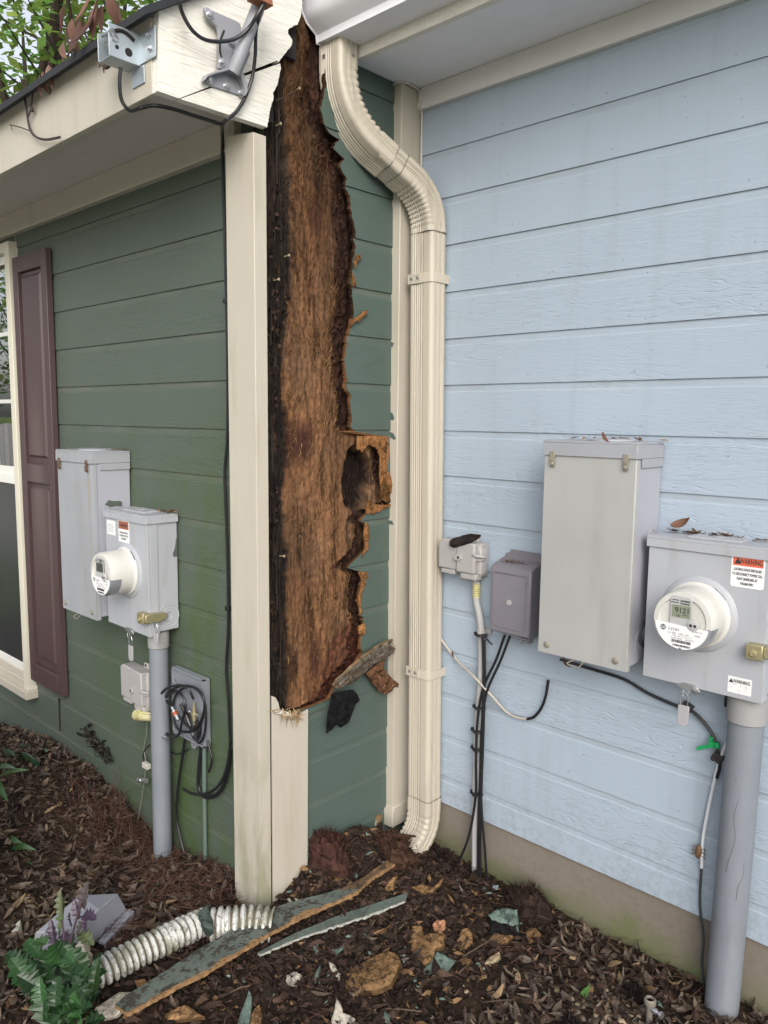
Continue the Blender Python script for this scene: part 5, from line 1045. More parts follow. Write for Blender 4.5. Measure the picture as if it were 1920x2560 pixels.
piece('fibreboard_slab', z9((360, 690), (430, 685), (500, 720), (575, 690), (560, 720), (500, 750), (420, 735)), 'curved tan sliver of fibreboard below the downspout shoe', 'fibreboard', mul(TAN, .9), .014, .03, grp=FB)
piece('fibreboard_slab', z9((850, 1215), (900, 1195), (960, 1187), (970, 1218), (900, 1240)), 'small pale tan scrap right of the green flake', 'fibreboard', (.36, .28, .18), .012, .012, grp=FB)
piece('fibreboard_slab', z9((690, 1205), (730, 1200), (765, 1225), (750, 1255), (710, 1240)), 'little brown scrap between green flake and pale scrap', 'fibreboard', mul(TAN, .7), .012, .012, grp=FB)
piece('fibreboard_slab', z9((1145, 1030), (1190, 1015), (1250, 1040), (1240, 1070), (1170, 1075)), 'brown scrap right of the charred block', 'fibreboard', mul(TAN, .7), .012, .014, grp=FB)
piece('fibreboard_slab', z9((165, 700), (185, 650), (255, 635), (225, 745)), 'square tan chip under the torn end of the long green board', 'fibreboard', mul(TAN, 1.25), .014, .03, grp=FB)
piece('fibreboard_slab', z0_((930, 1000), (1000, 985), (1090, 1055), (1060, 1095), (990, 1090)), 'orange wood scrap left of the long green board', 'fibreboard', mul(TAN, .9), .014, .016, grp=FB)
piece('fibreboard_slab', z0_((1140, 1190), (1220, 1160), (1280, 1150), (1340, 1200), (1420, 1272), (1240, 1240), (1150, 1225)), 'splintered orange scrap below the long green board', 'fibreboard', mul(TAN, 1.1), .02, .016, grp=FB)
piece('pale_flake', z0_((640, 1130), (700, 1110), (830, 1070), (950, 1130), (880, 1190), (800, 1250), (720, 1220), (650, 1190)), 'speckled pale flake with a nail hole at the long board end', 'paint flake', PAL, .012, .02, None, .003, WC)
piece('pale_flake', z5_((485, 1330), (540, 1300), (595, 1350), (550, 1385), (490, 1370)), 'small pale chunk below the middle of the long green board', 'paint flake', PAL, .025, .012, None, .006, WC)
piece('pale_flake', z5_((780, 1680), (820, 1570), (840, 1525), (880, 1590), (960, 1620), (1000, 1680)), 'speckled pale flake cut by the bottom edge of the photo', 'paint flake', PAL, .012, .02, None, .003, WC)
piece('pale_flake', z5_((785, 1250), (820, 1262), (862, 1310), (855, 1350), (800, 1300)), 'thin white sliver left of the largest tan slab', 'paint flake', PAL, .01, .014, None, .003, WC)
piece('siding_flake', z5_((125, 1690), (180, 1560), (230, 1445), (250, 1500), (240, 1600), (215, 1690)), 'upright green shard at the bottom edge of the photo', 'paint flake', GRN, .01, .03, None, .002, GC, .002)
piece('fibreboard_slab', z5_((235, 1640), (250, 1580), (300, 1535), (322, 1600), (300, 1690), (240, 1690)), 'orange scrap beside the upright green shard', 'fibreboard', mul(TAN, 1.1), .018, .02, grp=FB)
piece('siding_flake', z5_((670, 1120), (710, 1100), (705, 1160), (690, 1180)), 'tiny pale green flake below the thin green strip', 'paint flake', GRN, .006, .014, None, .002, GC, .002)
piece('siding_flake', z5_((800, 1150), (860, 1130), (885, 1105), (880, 1140), (830, 1185)), 'tiny green flake pair right of the thin green strip', 'paint flake', mul(GRN, .8), .006, .014, None, .002, GC, .002)
piece('siding_flake', z9((915, 705), (955, 705), (955, 725), (920, 725)), 'tiny blue-green flake near the foot of the grey riser', 'paint flake', (.25, .33, .36), .006, .012, None, .002, GC, .002)
def clump(cx, cy, w_, h, label, col, n=260):
    c = gpt(cx, cy); mb = MB(); rr = random.Random(int(cx))
    vs = []; N_ = 26; M_ = 9
    for i in range(M_+1):
        for k in range(N_):
            t = i/M_*math.pi/2; a = 2*math.pi*k/N_; r = w_*math.cos(t)**.55*(1+.4*MN.noise(V((math.cos(a)*1.5, math.sin(a)*1.5, t*2+cx)))); vs.append(c+V((r*math.cos(a), r*.62*math.sin(a), h*math.sin(t)*(1+.3*MN.noise(V((a, t*3, cx))))-.01)))
    for i in range(M_):
        for k in range(N_): f = rr.uniform(.5, 1.4); mb.add([vs[i*N_+k], vs[i*N_+(k+1) % N_], vs[(i+1)*N_+(k+1) % N_], vs[(i+1)*N_+k]], [(0, 1, 2, 3)], 0, mul(col, f))
    for _ in range(n*2):
        p = V(rr.choice(vs)); d = (p-c).normalized(); L = rr.uniform(.006, .026); q = p+(d+V((rr.uniform(-.8, .8), rr.uniform(-.8, .8), rr.uniform(-.2, .9))))*L; nn = V((rr.uniform(-1, 1), rr.uniform(-1, 1), rr.uniform(-1, 1))).normalized()*rr.uniform(.001, .004); mb.add([p-nn, p+nn, q], [(0, 1, 2)], 0, mul(col, rr.uniform(.4, 2.0)))
    return tag(mb.build('rot_clump', m_deb, smooth=0), label, 'rotted clump', 'crumbly clumps of rot')
clump(1322, 2285, .088, .105, 'dark crumbly clump of rot against the mossy concrete', (.030, .019, .015))
clump(815, 2150, .105, .115, 'reddish dark furry clump of rot at the foot of green wall', (.050, .024, .019))
clump(985, 2140, .10, .085, 'brown heap of rot below the inside corner board', (.050, .027, .018), 300)
clump(1095, 2150, .075, .03, 'black flat heap of rot beside the downspout shoe', (.018, .013, .011), 300)
clump(1590, 2500, .06, .035, 'dark peaty clump near the garden tap', (.020, .014, .012))
clump(1440, 2590, .05, .03, 'black peaty clump at the bottom edge near the pebbles', (.014, .011, .010))
# ---------------------------------------------------------------- fallen boards
def plank(name, top, bot, label, lift0, lift1, th, cols, cuts, edgecol, n=26, dirt=.5):
    """strip of siding lying on the ground, its two long edges traced on the ground; cols by length fraction"""
    T = cr([gpt(a, b, .0) for a, b in top], 8); B_ = cr([gpt(a, b, .0) for a, b in bot], 8)
    def samp(P, t): f = t*(len(P)-1); i = min(int(f), len(P)-2); return P[i].lerp(P[i+1], f-i)
    mb = MB(); rows_ = []
    for i in range(n*6+1):
        t = i/(n*6); a, b = samp(T, t), samp(B_, t); hz = lift0+(lift1-lift0)*t; r = []
        for k in range(19):
            s = k/18; p = a.lerp(b, s); p.z = hz+.02*.0+.004*MN.noise(p*9)
            if k in (0, 18): p += (b-a).normalized()*(.006*MN.noise(p*70))*(1 if k else .3)
            r.append(p)
        rows_.append(r)
    for i in range(len(rows_)-1):
        for k in range(18):
            t = i/(n*6); q = rows_[i][k]; nz = MN.noise(q*30); n2 = MN.noise(q*95); c = cols[0]
            for cut, cc in zip(cuts, cols[1:]):
                if t+.04*MN.noise(V((k*.95, cut*9, 0))) > cut: c = cc
            if nz+n2*.8+.5*MN.noise(q*240) > .10+.3*MN.noise(q*7): c = V(c).lerp(V((.035, .025, .02)), dirt)
            if k >= 17-2.6*max(0, MN.noise(q*16)+.15)*2: c = edgecol if MN.noise(q*130) < .25 else mul(edgecol, .45)
            f = 1+.25*n2; mb.add([rows_[i][k], rows_[i][k+1], rows_[i+1][k+1], rows_[i+1][k]], [(0, 1, 2, 3)], 0, tuple(max(0, x*f) for x in c))
        for k, cc in ((0, edgecol), (18, edgecol)):
            a, b = rows_[i][k], rows_[i+1][k]; f = 1+.5*MN.noise(a*80); mb.add([a, b, b-V((0, 0, th)), a-V((0, 0, th*(1+.5*MN.noise(a*60))))], [(0, 1, 2, 3)], 0, mul(edgecol, max(.2, f)))
    for i in (0, -1): r = rows_[i]; mb.add(list(r)+[p-V((0, 0, th)) for p in r[::-1]], [tuple(range(38))], 0, edgecol)
    return mb, rows_
WOOD = (.27, .165, .075)
mb, _r = plank('long', [(288, 2548), (347, 2512), (540, 2398), (695, 2314), (865, 2213), (985, 2155)], [(320, 2572), (420, 2520), (540, 2464), (650, 2397), (770, 2330), (880, 2276), (935, 2218), (1012, 2170)], '', .045, .115, .012, [(.098, .118, .102), (.11, .068, .042), mul(WOOD, .75)], [.76, .90], (.24, .14, .068), dirt=.85)
for i in range(46):
    p = _r[-1][i % 19]+V((rnd(-.02, .0), rnd(-.01, .01), rnd(-.008, .004))); q = p+V((.045, .05, .008))*rnd(.2, 1); mb.add([p, p+V((.001, -.004, .002)), q], [(0, 1, 2)], 0, mul(WOOD, rnd(.6, 1.5)))
tag(mb.build('siding_board', m_chip, smooth=0), 'long green siding board with torn orange edge across the mulch', 'board', 'fallen siding boards')
mb, _r = plank('thin', [(645, 2402), (742, 2354), (875, 2296), (1018, 2250)], [(652, 2408), (757, 2365), (880, 2326), (1012, 2276)], '', .035, .06, .008, [(.115, .145, .125)], [], (.36, .36, .32), 14, .35)
tag(mb.build('siding_board', m_chip, smooth=0), 'thin green siding strip with a pale lower edge, under the long board', 'board', 'fallen siding boards')
mb, _r = plank('under', [(440, 2420), (520, 2375), (600, 2352)], [(400, 2470), (540, 2412), (620, 2372)], '', .02, .03, .008, [mul(GRN, .55)], [], (.05, .035, .025), 10, .6)
tag(mb.build('siding_board', m_chip, smooth=0), 'dirty dark green siding scrap between white pipe and long board', 'board', 'fallen siding boards')
# pieces caught on the wall
zb_ = lambda *p: zo(640, 1600, 4.1475, p)
def wallpiece(name, pts, x, label, cat, col, th, col2=None, lump=.006, mat=m_deb, amp=.003, n=4, tilt=0):
    P = [at(a, b, 0, x) for a, b in pts]; c = sum(P, V())/len(P)
    P = [p+V((tilt*(p.z-c.z), 0, 0)) for p in P]
    mb = MB(); slab(mb, ragged(P, n, amp, len(label)), (1, 0, -tilt), th, col, col2 or mul(col, .5), lump, len(label)); return mb, label, cat, name, mat
mb, *q = wallpiece('broken_slat', zb_((800, 470), (860, 400), (1000, 270), (1100, 180), (1230, 90), (1380, 0), (1420, -5), (1385, 55), (1440, 85), (1420, 125), (1330, 190), (1200, 280), (1130, 340), (970, 460), (850, 510)), .055, 'weathered broken slat wedged across the foot of the rot', 'board', (.12, .095, .07), .022, (.2, .13, .07), .010)
for _ in range(260):
    t = random.random(); a = at(*zb_((830+560*t+rnd(-30, 30), 470-400*t+rnd(-60, 60)))[0], 0, .07); d = (at(*zb_((1400, 20))[0], 0, .07)-at(*zb_((830, 480))[0], 0, .07)).normalized()*rnd(.01, .05); nn = V((rnd(0, .4), rnd(-1, 1), rnd(-1, 1))).normalized()*rnd(.0006, .002)
    cc = random.choice([(.05, .035, .025), (.22, .20, .16), (.13, .15, .13), (.10, .06, .035)]); mb.add([a-nn, a+nn, a+d+V((rnd(-.002, .004), 0, 0))], [(0, 1, 2)], 0, mul(cc, rnd(.6, 1.4)))
tag(mb.build(q[2], m_deb, smooth=0), q[0], q[1])
for a in (wallpiece('fibre_scrap', zb_((1130, 345), (1230, 265), (1330, 200), (1325, 300), (1400, 390), (1480, 455), (1475, 490), (1425, 490), (1400, 530), (1355, 566), (1270, 530), (1205, 440)), .045, 'brown fibre scrap dangling under the weathered slat', 'fibreboard', (.13, .066, .036), .016, None, .008),
          wallpiece('felt_scrap', zb_((770, 560), (830, 530), (1000, 512), (1040, 560), (1072, 622), (1035, 660), (1012, 720), (970, 868), (925, 885), (890, 916), (840, 880), (800, 935), (745, 978), (742, 860), (760, 700)), .050, 'black torn felt scrap hanging over the green siding', 'felt', (.010, .010, .011), .006, None, .006, m_deb, .004, 5, .10)):
    tag(a[0].build(a[3], a[4], smooth=0), a[1], a[2])
mb = MB(); pb = [at(a, b, 1, -.09) for a, b in zo(1060, 1060, 3.318, ((222, 980), (250, 945), (330, 915), (400, 903), (470, 912), (462, 940), (380, 985), (300, 1020), (235, 1028)))]
pb = [V((p.x, -.088+.020*(1.352-p.z)/-.03*-.4-.0, p.z)) for p in pb]; slab(mb, ragged(pb, 4, .002), (0, -1, .4), .012, (.024, .020, .019), (.03, .02, .015), .004)
tag(mb.build('bark_chunk', m_deb, smooth=0), 'black bark chunk lying on the grey telephone box', 'bark')
def crumbs(c, sx, sy, n, label, s=.008, flat=.0, leafy=True):
    mb = MB(); rr = random.Random(n)
    for _ in range(n):
        p = V(c)+V((rr.gauss(0, sx), rr.gauss(0, sy), rr.uniform(.001, .006))); leaf_mesh(mb, p, s*rr.uniform(.7, 2.2), s*rr.uniform(.4, .9), rr.uniform(0, 6), rr.uniform(-.3, .3), rr.uniform(-.5, .5), mul((.12, .07, .04), rr.uniform(.4, 1.8)), rr.uniform(-.3, .5), .3, 2)
    return tag(mb.build('leaf_crumbs', m_leaf, smooth=0), label, 'leaf crumbs', 'dry crumbs on the wall boxes', 'stuff')
crumbs((.57, -.05, 1.303), .022, .012, 60, 'dry leaf crumbs on top of the dark grey cable box')
crumbs((.97, -.06, 1.763), .06, .03, 26, 'dry leaf scraps on the cream tall box cap', .016)
crumbs((1.27, -.03, 1.482), .06, .012, 40, 'dry leaf strip on top of the blue wall meter box', .02)
crumbs((-1.05, -D-.05, 1.676), .05, .02, 30, 'dry moss crumbs on the green wall tall box', .012)
crumbs((-.62, -D-.03, 1.44), .02, .012, 26, 'dry needles behind the green wall meter box', .014)
crumbs((-.42, -D-.02, .60), .008, .006, 14, 'dry leaf caught at the right edge of the cable plate', .03)
for px, py, ax, vl, L, wd, yaw, tilt, roll, lb in ((1130, 1640, 1, -.03, .045, .022, 1.2, 1.1, .4, 'small rust brown leaf stuck under the beige cable'), (1508, 1098, 2, 1.775, .035, .025, .4, .9, .3, 'curled brown leaf standing on the cream tall box'), (1705, 1310, 1, -.07, .06, .03, .3, -.5, .9, 'pointed brown leaf standing on the blue wall meter box'), (1410, 1660, 1, -.12, .05, .03, 1.0, .9, .2, 'dark curled leaf hanging below the cream tall box'), (1712, 1757, 1, -.03, .022, .014, .6, .7, .3, 'tiny brown leaf scrap above the black cable clip')):
    mb = MB(); leaf_mesh(mb, at(px, py, ax, vl), L, wd, yaw, tilt, roll, (.13, .062, .038), .5, .5, 6); tag(mb.build('dead_leaf', m_leaf, smooth=60), lb, 'leaf')
# wood scraps at the foot of the inside corner
mb = MB(); P = [at(a, b, 1, -.19) for a, b in zo(540, 1960, 2.765, ((985, 385), (1060, 285), (1110, 215), (1132, 228), (1125, 262), (1075, 330), (1030, 395)))]; slab(mb, ragged(P, 3, .002), (.3, -1, .3), .02, (.20, .18, .14), (.28, .17, .08), .004)
tag(mb.build('wood_wedge', m_chip, smooth=0), 'weathered wooden wedge leaning at the foot of inside corner board', 'board')
mb = MB()
for a, b, c, d in ((1000, 390, 1180, 350), (1090, 360, 1380, 362), (1170, 345, 1340, 375)):
    p, q = [at(540+i/2.765, 1960+j/2.765, 1, -.27) for i, j in ((a, b), (c, d))]; mb.tube(cr([p, (p+q)/2+V((0, -.01, .008)), q], 4), [.006, .008, .009, .008, .009, .009, .008, .006, .004], 6, 0, (.055, .03, .02))
tag(mb.build('bark_strip', m_deb, smooth=0), 'dark bark strips lying across the heap beside the downspout shoe', 'bark')
# ---------------------------------------------------------------- corrugated pipe
def corr(path, r, pitch, squash=1.0, seed=0):
    P = cr(path, 10); L = [0]
    for a, b in zip(P, P[1:]): L.append(L[-1]+(b-a).length)
    tot = L[-1]; n = int(tot/pitch*8); pts = []; rad = []
    for i in range(n+1):
        s = tot*i/n; j = max(k for k in range(len(L)) if L[k] <= s+1e-9); j = min(j, len(P)-2); t = (s-L[j])/max(1e-9, L[j+1]-L[j]); pts.append(P[j].lerp(P[j+1], t))
        ph = (s/pitch) % 1; w_ = MN.noise(V((math.floor(s/pitch)*1.7, seed, 0))); rad.append(r*(1+.13*w_)-(.0135 if ph > .68 else (.012*(1-ph/.12) if ph < .12 else (.011*(ph-.56)/.12 if ph > .56 else -.0016*math.sin((ph-.12)/.44*math.pi)))))
    return pts, rad
g = G('mouldy_white_plastic'); n1 = g.noise(g.P, 16, 4, .65); n2 = g.noise(g.P, 70, 4); c = g.mix(g.ss(n1, .40, .66), (.58, .58, .55), (.25, .25, .18)); c = g.mix(g.math('MULTIPLY', g.ss(n2, .50, .68), .8), c, (.085, .075, .05)); g.bs(Base_Color=c, Roughness=.5); g.bump(n2, .2, .002)
t = thing('drain_pipe', gpt(440, 2350), 'dirty white corrugated drain pipe lying on the mulch', 'drain pipe')
def onp(px, py, z): return at(px, py, 2, z)
gp = G('pipe_groove_dirt'); gp.bs(Base_Color=(.12, .10, .07), Roughness=.8)
for pth, r, sd in (([onp(222, 2440, .042), onp(265, 2420, .045), (onp(330, 2386, .05)), onp(400, 2352, .055), onp(470, 2318, .055), onp(512, 2300, .05)], .052, 1), ([onp(528, 2312, .06), onp(580, 2306, .065), onp(630, 2302, .065), onp(682, 2306, .06)], .066, 2)):
    mb = MB(); pts, rad = corr(pth, r, .0225 if sd == 1 else .0255, 1, sd); mb.tube(pts, rad, 36, cap=False); 
    for i, q in enumerate(mb.v): mb.v[i] = (q[0], q[1], (q[2]-.045)*.86+.040+.006*MN.noise(V(q)*14))
    o = mb.build('pipe_length', g.mat, t, smooth=50)
    md = o.modifiers.new('thick', 'SOLIDIFY'); md.thickness = .002
    mb = MB(); mb.tube(pts, r-.0115, 24, cap=False)
    for i, q in enumerate(mb.v): mb.v[i] = (q[0], q[1], (q[2]-.045)*.86+.040+.006*MN.noise(V(q)*14))
    mb.build('groove_dirt', gp.mat, o)
P = [onp(a, b, .10) for a, b in z0_((1370, 510), (1455, 475), (1470, 560), (1475, 640), (1420, 660), (1390, 600))]; mb = MB(); slab(mb, ragged(P, 4, .003), (0, -.5, 1), .008, mul(GRN, .55), mul(GRN, .3), .004)
tag(mb.build('siding_flake', m_chip, smooth=0), 'dark mossy green flake stuck between the two pipe lengths', 'paint flake', GC)
piece('pale_flake', z0_((1455, 690), (1500, 660), (1590, 670), (1612, 700), (1560, 725), (1480, 725)), 'pale crusty scrap under the wider white pipe length', 'paint flake', (.42, .34, .25), .02, .03, None, .006, WC)
for i, q in enumerate((((500, 800), (520, 790), (540, 830), (530, 835)), ((555, 790), (575, 785), (600, 830), (580, 835)), ((590, 800), (615, 790), (640, 850), (615, 850)))):
    piece('pipe_shard', z5_(*[(a-10, b-10) for a, b in q]), ('thin white pipe shard nearest the pipe end', 'curved white pipe shard in the middle of three', 'widest white pipe shard next to the long board')[i], 'pipe shard', PAL, .008, .03, None, .002, 'white pipe shards', .002)
# ---------------------------------------------------------------- grey plastic lid
z0p = lambda a, b, l: gpt(a/2.765, 2100+b/2.765, l)
b1, b2, b3, b4 = z0p(232, 800, .01), z0p(690, 712, .0), z0p(890, 500, .03), z0p(520, 470, .0)
t1, t2, t3, t4 = z0p(240, 640, .075), z0p(560, 640, .105), z0p(815, 368, .13), z0p(550, 380, .13)
mid_ = z0p(690, 480, .145)
mb = MB(); mb.add([b1, b2, b3, b4, t1, z0p(545, 600, .115), t3, t4, z0p(462, 455, .115), mid_], [(4, 8, 7, 9, 5), (7, 6, 9), (5, 9, 6, 2, 1), (0, 4, 5, 1), (0, 3, 8, 4), (3, 7, 8), (3, 2, 6, 7), (0, 1, 2, 3)])
m_lid = paint('grey_lid_plastic', (.27, .275, .315), .5, .08, .25, (.2, .17, .14), None, .05, .5)
t = thing('plastic_lid', b2, 'upturned grey plastic box cover lying on the mulch behind the holly', 'box cover'); mb.build('shell', m_lid, t, bevel=.006, smooth=20)
mb = MB(); a, b = z0p(700, 712, .02), z0p(905, 490, .035); mb.obox((a+b)/2, b-a, (b-a).cross(V((0, 0, 1))), (0, 0, 1), (b-a).length/2, .012, .006); mb.obox((a+b)/2+(b-a).cross(V((0, 0, 1))).normalized()*.012+V((0, 0, -.012)), b-a, (b-a).cross(V((0, 0, 1))), (0, 0, 1), (b-a).length/2, .003, .016); mb.build('rim', m_lid, t, bevel=.002)
# ---------------------------------------------------------------- garden tap, twig
c = gpt(1622, 2560); t = thing('garden_tap', c, 'small weathered tap on a stake at the bottom edge near the conduit', 'tap')
m_old = plain('old_metal', (.22, .19, .16), .6, .3, var=.3)
h0 = at(1622, 2500, 1, c.y); mb = MB(); mb.tube([c-V((0, 0, .05)), V((c.x, c.y, h0.z))], .010, 10); mb.build('stake', m_old, t)
mb = MB(); mb.lathe((c.x, c.y, h0.z-.012), (0, 0, 1), [(.012, 0), (.018, .004), (.018, .016), (.013, .02), (.011, .012), (0, .012)], 14); mb.build('head', m_old, t)
mb = MB(); mb.lathe((c.x+.01, c.y-.003, h0.z-.02), (1, -.2, 0), [(.009, 0), (.009, .016), (.006, .017), (.006, .026), (.011, .027), (.011, .034), (0, .034)], 10); mb.build('knob', m_steel, t)
# ---------------------------------------------------------------- plants
m_hol = leafmat('holly_leaf', .34, .15, .45)
def spiny(mb, p, d, up, L, W, col, droop=.25):
    """spiny-edged leaf from p along d"""
    d = V(d).normalized(); s = d.cross(V(up)).normalized(); u = s.cross(d); n = 4; rows_ = []
    for i in range(2*n+1):
        t = i/(2*n); w_ = W*math.sin(math.pi*min(1, .12+.88*t))**.7*.5*(1.22 if i % 2 else .70) if 0 < i < 2*n else 0
        c = V(p)+d*(L*t)-u*(droop*L*t*t); up_ = (.25 if i % 2 else .05)*w_; rows_.append((c+s*w_+u*(up_+.25*w_), c, c-s*w_+u*(up_+.25*w_)))
    vs = [q for r in rows_ for q in r]; mb.add(vs, [(3*i+k, 3*i+k+1, 3*i+4+k, 3*i+3+k) for i in range(2*n) for k in (0, 1)], 0, col)
rr = random.Random(11)
t = thing('holly_bush', gpt(100, 2600), 'dark green spiny holly shrub with purple new shoots at bottom left', 'holly')
mb = MB(); base = gpt(110, 2640)
def hol(px, py, yv, L, col, W=None, dr=.25, dirs=None):
    p = at(px, py, 1, yv); d = dirs or (p-(base+V((0, 0, .05)))).normalized()+V((rr.uniform(-.8, .8), rr.uniform(-.9, .3), rr.uniform(-.5, .6))); spiny(mb, p-V(d).normalized()*L*.5, d, (rr.uniform(-.4, .4), -.5, 1), L, W or L*.66, col, dr)
for _ in range(300):
    px, py = rr.gauss(105, 80), rr.gauss(2470, 62)
    if px > 245 or py < 2330+.25*abs(px-100): continue
    f = rr.uniform(.5, 1.4); col = mul((.024, .066, .020), f)
    if rr.random() < .12: col = mul((.045, .10, .03), f)
    if rr.random() < .05: col = (.16, .17, .14)
    hol(px, py, -1.47+rr.gauss(0, .06), rr.uniform(.06, .10), col)
mb.build('foliage', m_hol, t, smooth=0, recalc=False)
mb = MB()
for px, py, L, col, d in ((150, 2258, .075, (.10, .115, .06), (-.25, 0, 1)), (210, 2240, .09, (.085, .07, .068), (.2, 0, 1)), (190, 2275, .06, (.062, .038, .066), (-.35, -.1, .9)), (222, 2290, .075, (.055, .034, .062), (1, 0, .35)), (200, 2320, .07, (.08, .07, .065), (.2, .1, .9)), (130, 2330, .075, (.058, .036, .064), (-.5, 0, .9)), (165, 2355, .08, (.055, .036, .058), (.9, -.2, -.1)), (215, 2345, .08, (.085, .11, .05), (.9, 0, .1)), (155, 2290, .09, (.085, .12, .05), (-.1, 0, 1)), (215, 2385, .09, (.12, .115, .09), (.6, 0, -.7)), (45, 2335, .085, (.12, .125, .09), (-.2, .1, .8)), (30, 2300, .07, (.09, .10, .06), (.3, 0, 1)), (20, 2385, .08, (.13, .13, .10), (-.6, 0, .3)), (150, 2320, .06, (.09, .14, .06), (.1, 0, 1)), (175, 2300, .055, (.065, .042, .07), (.1, -.3, .9)), (212, 2312, .05, (.06, .038, .066), (.05, -.2, -1)), (55, 2365, .07, (.10, .11, .06), (.5, 0, .7))):
    mb = MB(); hol(px, py, -1.45, L, col, L*.5, .15, V(d)); mb.build('shoot_leaf', m_hol, t, smooth=0, recalc=False)
mb = MB()
for a in ([(110, 2640), (130, 2500), (165, 2400), (185, 2320), (205, 2255)], [(110, 2640), (80, 2500), (50, 2400), (40, 2330)], [(110, 2640), (140, 2480), (160, 2370), (155, 2300)]): mb.tube(cr([at(x, y, 1, -1.46) for x, y in a], 4), .0032, 6, 0, (.09, .06, .07))
mb.build('stem', m_deb, t)
mb = MB()
for px, py in ((40, 2465), (75, 2490), (83, 2500), (30, 2510), (95, 2470), (8, 2540), (110, 2430)):
    p = at(px, py, 1, -1.50); leaf_mesh(mb, p, .04, .018, rr.uniform(0, 6), rr.uniform(-.6, .6), .4, (.50, .42, .38), .2, .2, 3)
mb.build('pale_leaf', m_hol, t, smooth=0, recalc=False)
def blade(mb, p, d, L, W, col, bendk=.25, up=(0, -.4, 1)):
    d = V(d).normalized(); s = d.cross(V(up)).normalized(); u = s.cross(d); n = 6; vs = []
    for i in range(n+1):
        t = i/n; w_ = W*math.sin(math.pi*t**.8)*.5 if 0 < i < n else .0006; c = V(p)+d*L*t-u*bendk*L*t*t; vs += [c+s*w_+u*w_*.35, c, c-s*w_+u*w_*.35]
    mb.add(vs, [(3*i+k, 3*i+k+1, 3*i+4+k, 3*i+3+k) for i in range(n) for k in (0, 1)], 0, col)
m_glo = leafmat('glossy_leaf', .25, .2, .55)
t = thing('leafy_shrub', gpt(-60, 2300), 'bright green glossy shrub poking in from the left edge', 'shrub')
for nm, L in (('leaf', [((-20, 1958), (50, 1895), .06, (.10, .20, .075)), ((-25, 1935), (12, 1990), .05, (.06, .14, .05)), ((-20, 1925), (25, 1900), .05, (.05, .12, .05))]), ('leaf', [((-10, 2110), (38, 2085), .07, (.10, .21, .08)), ((0, 2120), (70, 2098), .06, (.09, .19, .07)), ((5, 2130), (66, 2138), .05, (.06, .14, .055)), ((-10, 2125), (22, 2175), .06, (.09, .19, .075)), ((-15, 2120), (8, 2150), .05, (.05, .12, .05)), ((0, 2115), (32, 2110), .06, (.12, .23, .10)), ((-20, 2150), (10, 2200), .05, (.04, .09, .04)), ((-30, 2270), (24, 2264), .05, (.10, .17, .13))])):
    for a, b, wd, col in L:
        mb = MB(); p, q = at(*a, 1, -1.22), at(*b, 1, -1.26); blade(mb, p, q-p, (q-p).length, wd*.75, col, .12); mb.build(nm, m_glo, t, smooth=60, recalc=False)
def proj(p):
    v = V(p)-CP; z = v.dot(FW); return 960+FPX*v.dot(RT)/z, 1280-FPX*v.dot(UP)/z
mb = MB(); k = 0  # unseen leaf mass left of view, added to shade the lower green wall
while k < 1500:
    p = V((rr.uniform(-1.9, -.45), rr.uniform(-2.1, -1.3), rr.uniform(.05, 1.0)))
    q = V(((p.x+1.2)/.75, (p.y+1.72)/.4, (p.z-.5)/.5))
    if q.length > 1 or q.length < .45: continue
    k += 1; x_, y_ = proj(p)
    if x_ > -75: continue
    blade(mb, p, (rr.uniform(-1, 1), rr.uniform(-1, 1), rr.uniform(-.3, .8)), rr.uniform(.05, .08), rr.uniform(.025, .038), mul((.055, .12, .045), rr.uniform(.5, 1.3)))
mb.build('foliage', m_glo, t, smooth=0, recalc=False)
mb = MB(); mb.tube(cr([gpt(-60, 2300), at(-30, 2130, 1, -1.22), at(-40, 1950, 1, -1.22)], 5), .004, 6, 0, (.07, .07, .04)); mb.build('stem', m_deb, t)
t = thing('seedling', gpt(1462, 2500), 'tiny green seedling with two round leaves in the mulch', 'seedling')
for a, b in (((1452, 2500), (1472, 2466)), ((1448, 2502), (1440, 2526))): mb = MB(); p, q = at(*a, 1, gpt(1462, 2500).y-.01), at(*b, 1, gpt(1462, 2500).y-.03); blade(mb, p, q-p, (q-p).length, .022, (.10, .22, .06), .1, (.3, -1, .5)); mb.build('leaf', m_glo, t, smooth=60, recalc=False)
mb = MB(); mb.tube([gpt(1455, 2512), at(1450, 2500, 1, gpt(1462, 2500).y-.01)], .0015, 5, 0, (.10, .2, .06)); mb.build('stem', m_deb, t)
t = thing('weed', gpt(75, 1905), 'low dark green weed in the shade under the window', 'weed'); mb = MB()
for _ in range(16):
    p = gpt(rr.uniform(30, 110), rr.uniform(1865, 1925)); blade(mb, p, (rr.uniform(-1, 1), rr.uniform(-1, 0), rr.uniform(.2, 1.2)), rr.uniform(.05, .09), .035, mul((.035, .085, .035), rr.uniform(.5, 1.3)))
mb.build('foliage', m_glo, t, smooth=60, recalc=False)
mb = MB(); c = gpt(262, 2050)
for _ in range(75):
    p = c+V((rr.gauss(0, .13), rr.gauss(0, .05), 0)); p.z = gh(p.x, p.y); d = V((rr.uniform(-.8, .8), rr.uniform(-.5, .3), rr.uniform(.5, 1.1)))*rr.uniform(.08, .24)
    mb.tube([p, p+d*.5+V((0, 0, .01)), p+d+V((d.x*.2, 0, -.02))], [.0016, .0013, .0006], 4, 0, mul((.085, .042, .034), rr.uniform(.5, 1.6)))
tag(mb.build('dry_tuft', m_deb, smooth=0), 'wiry red-brown dry tuft in front of the green wall base', 'dry grass')
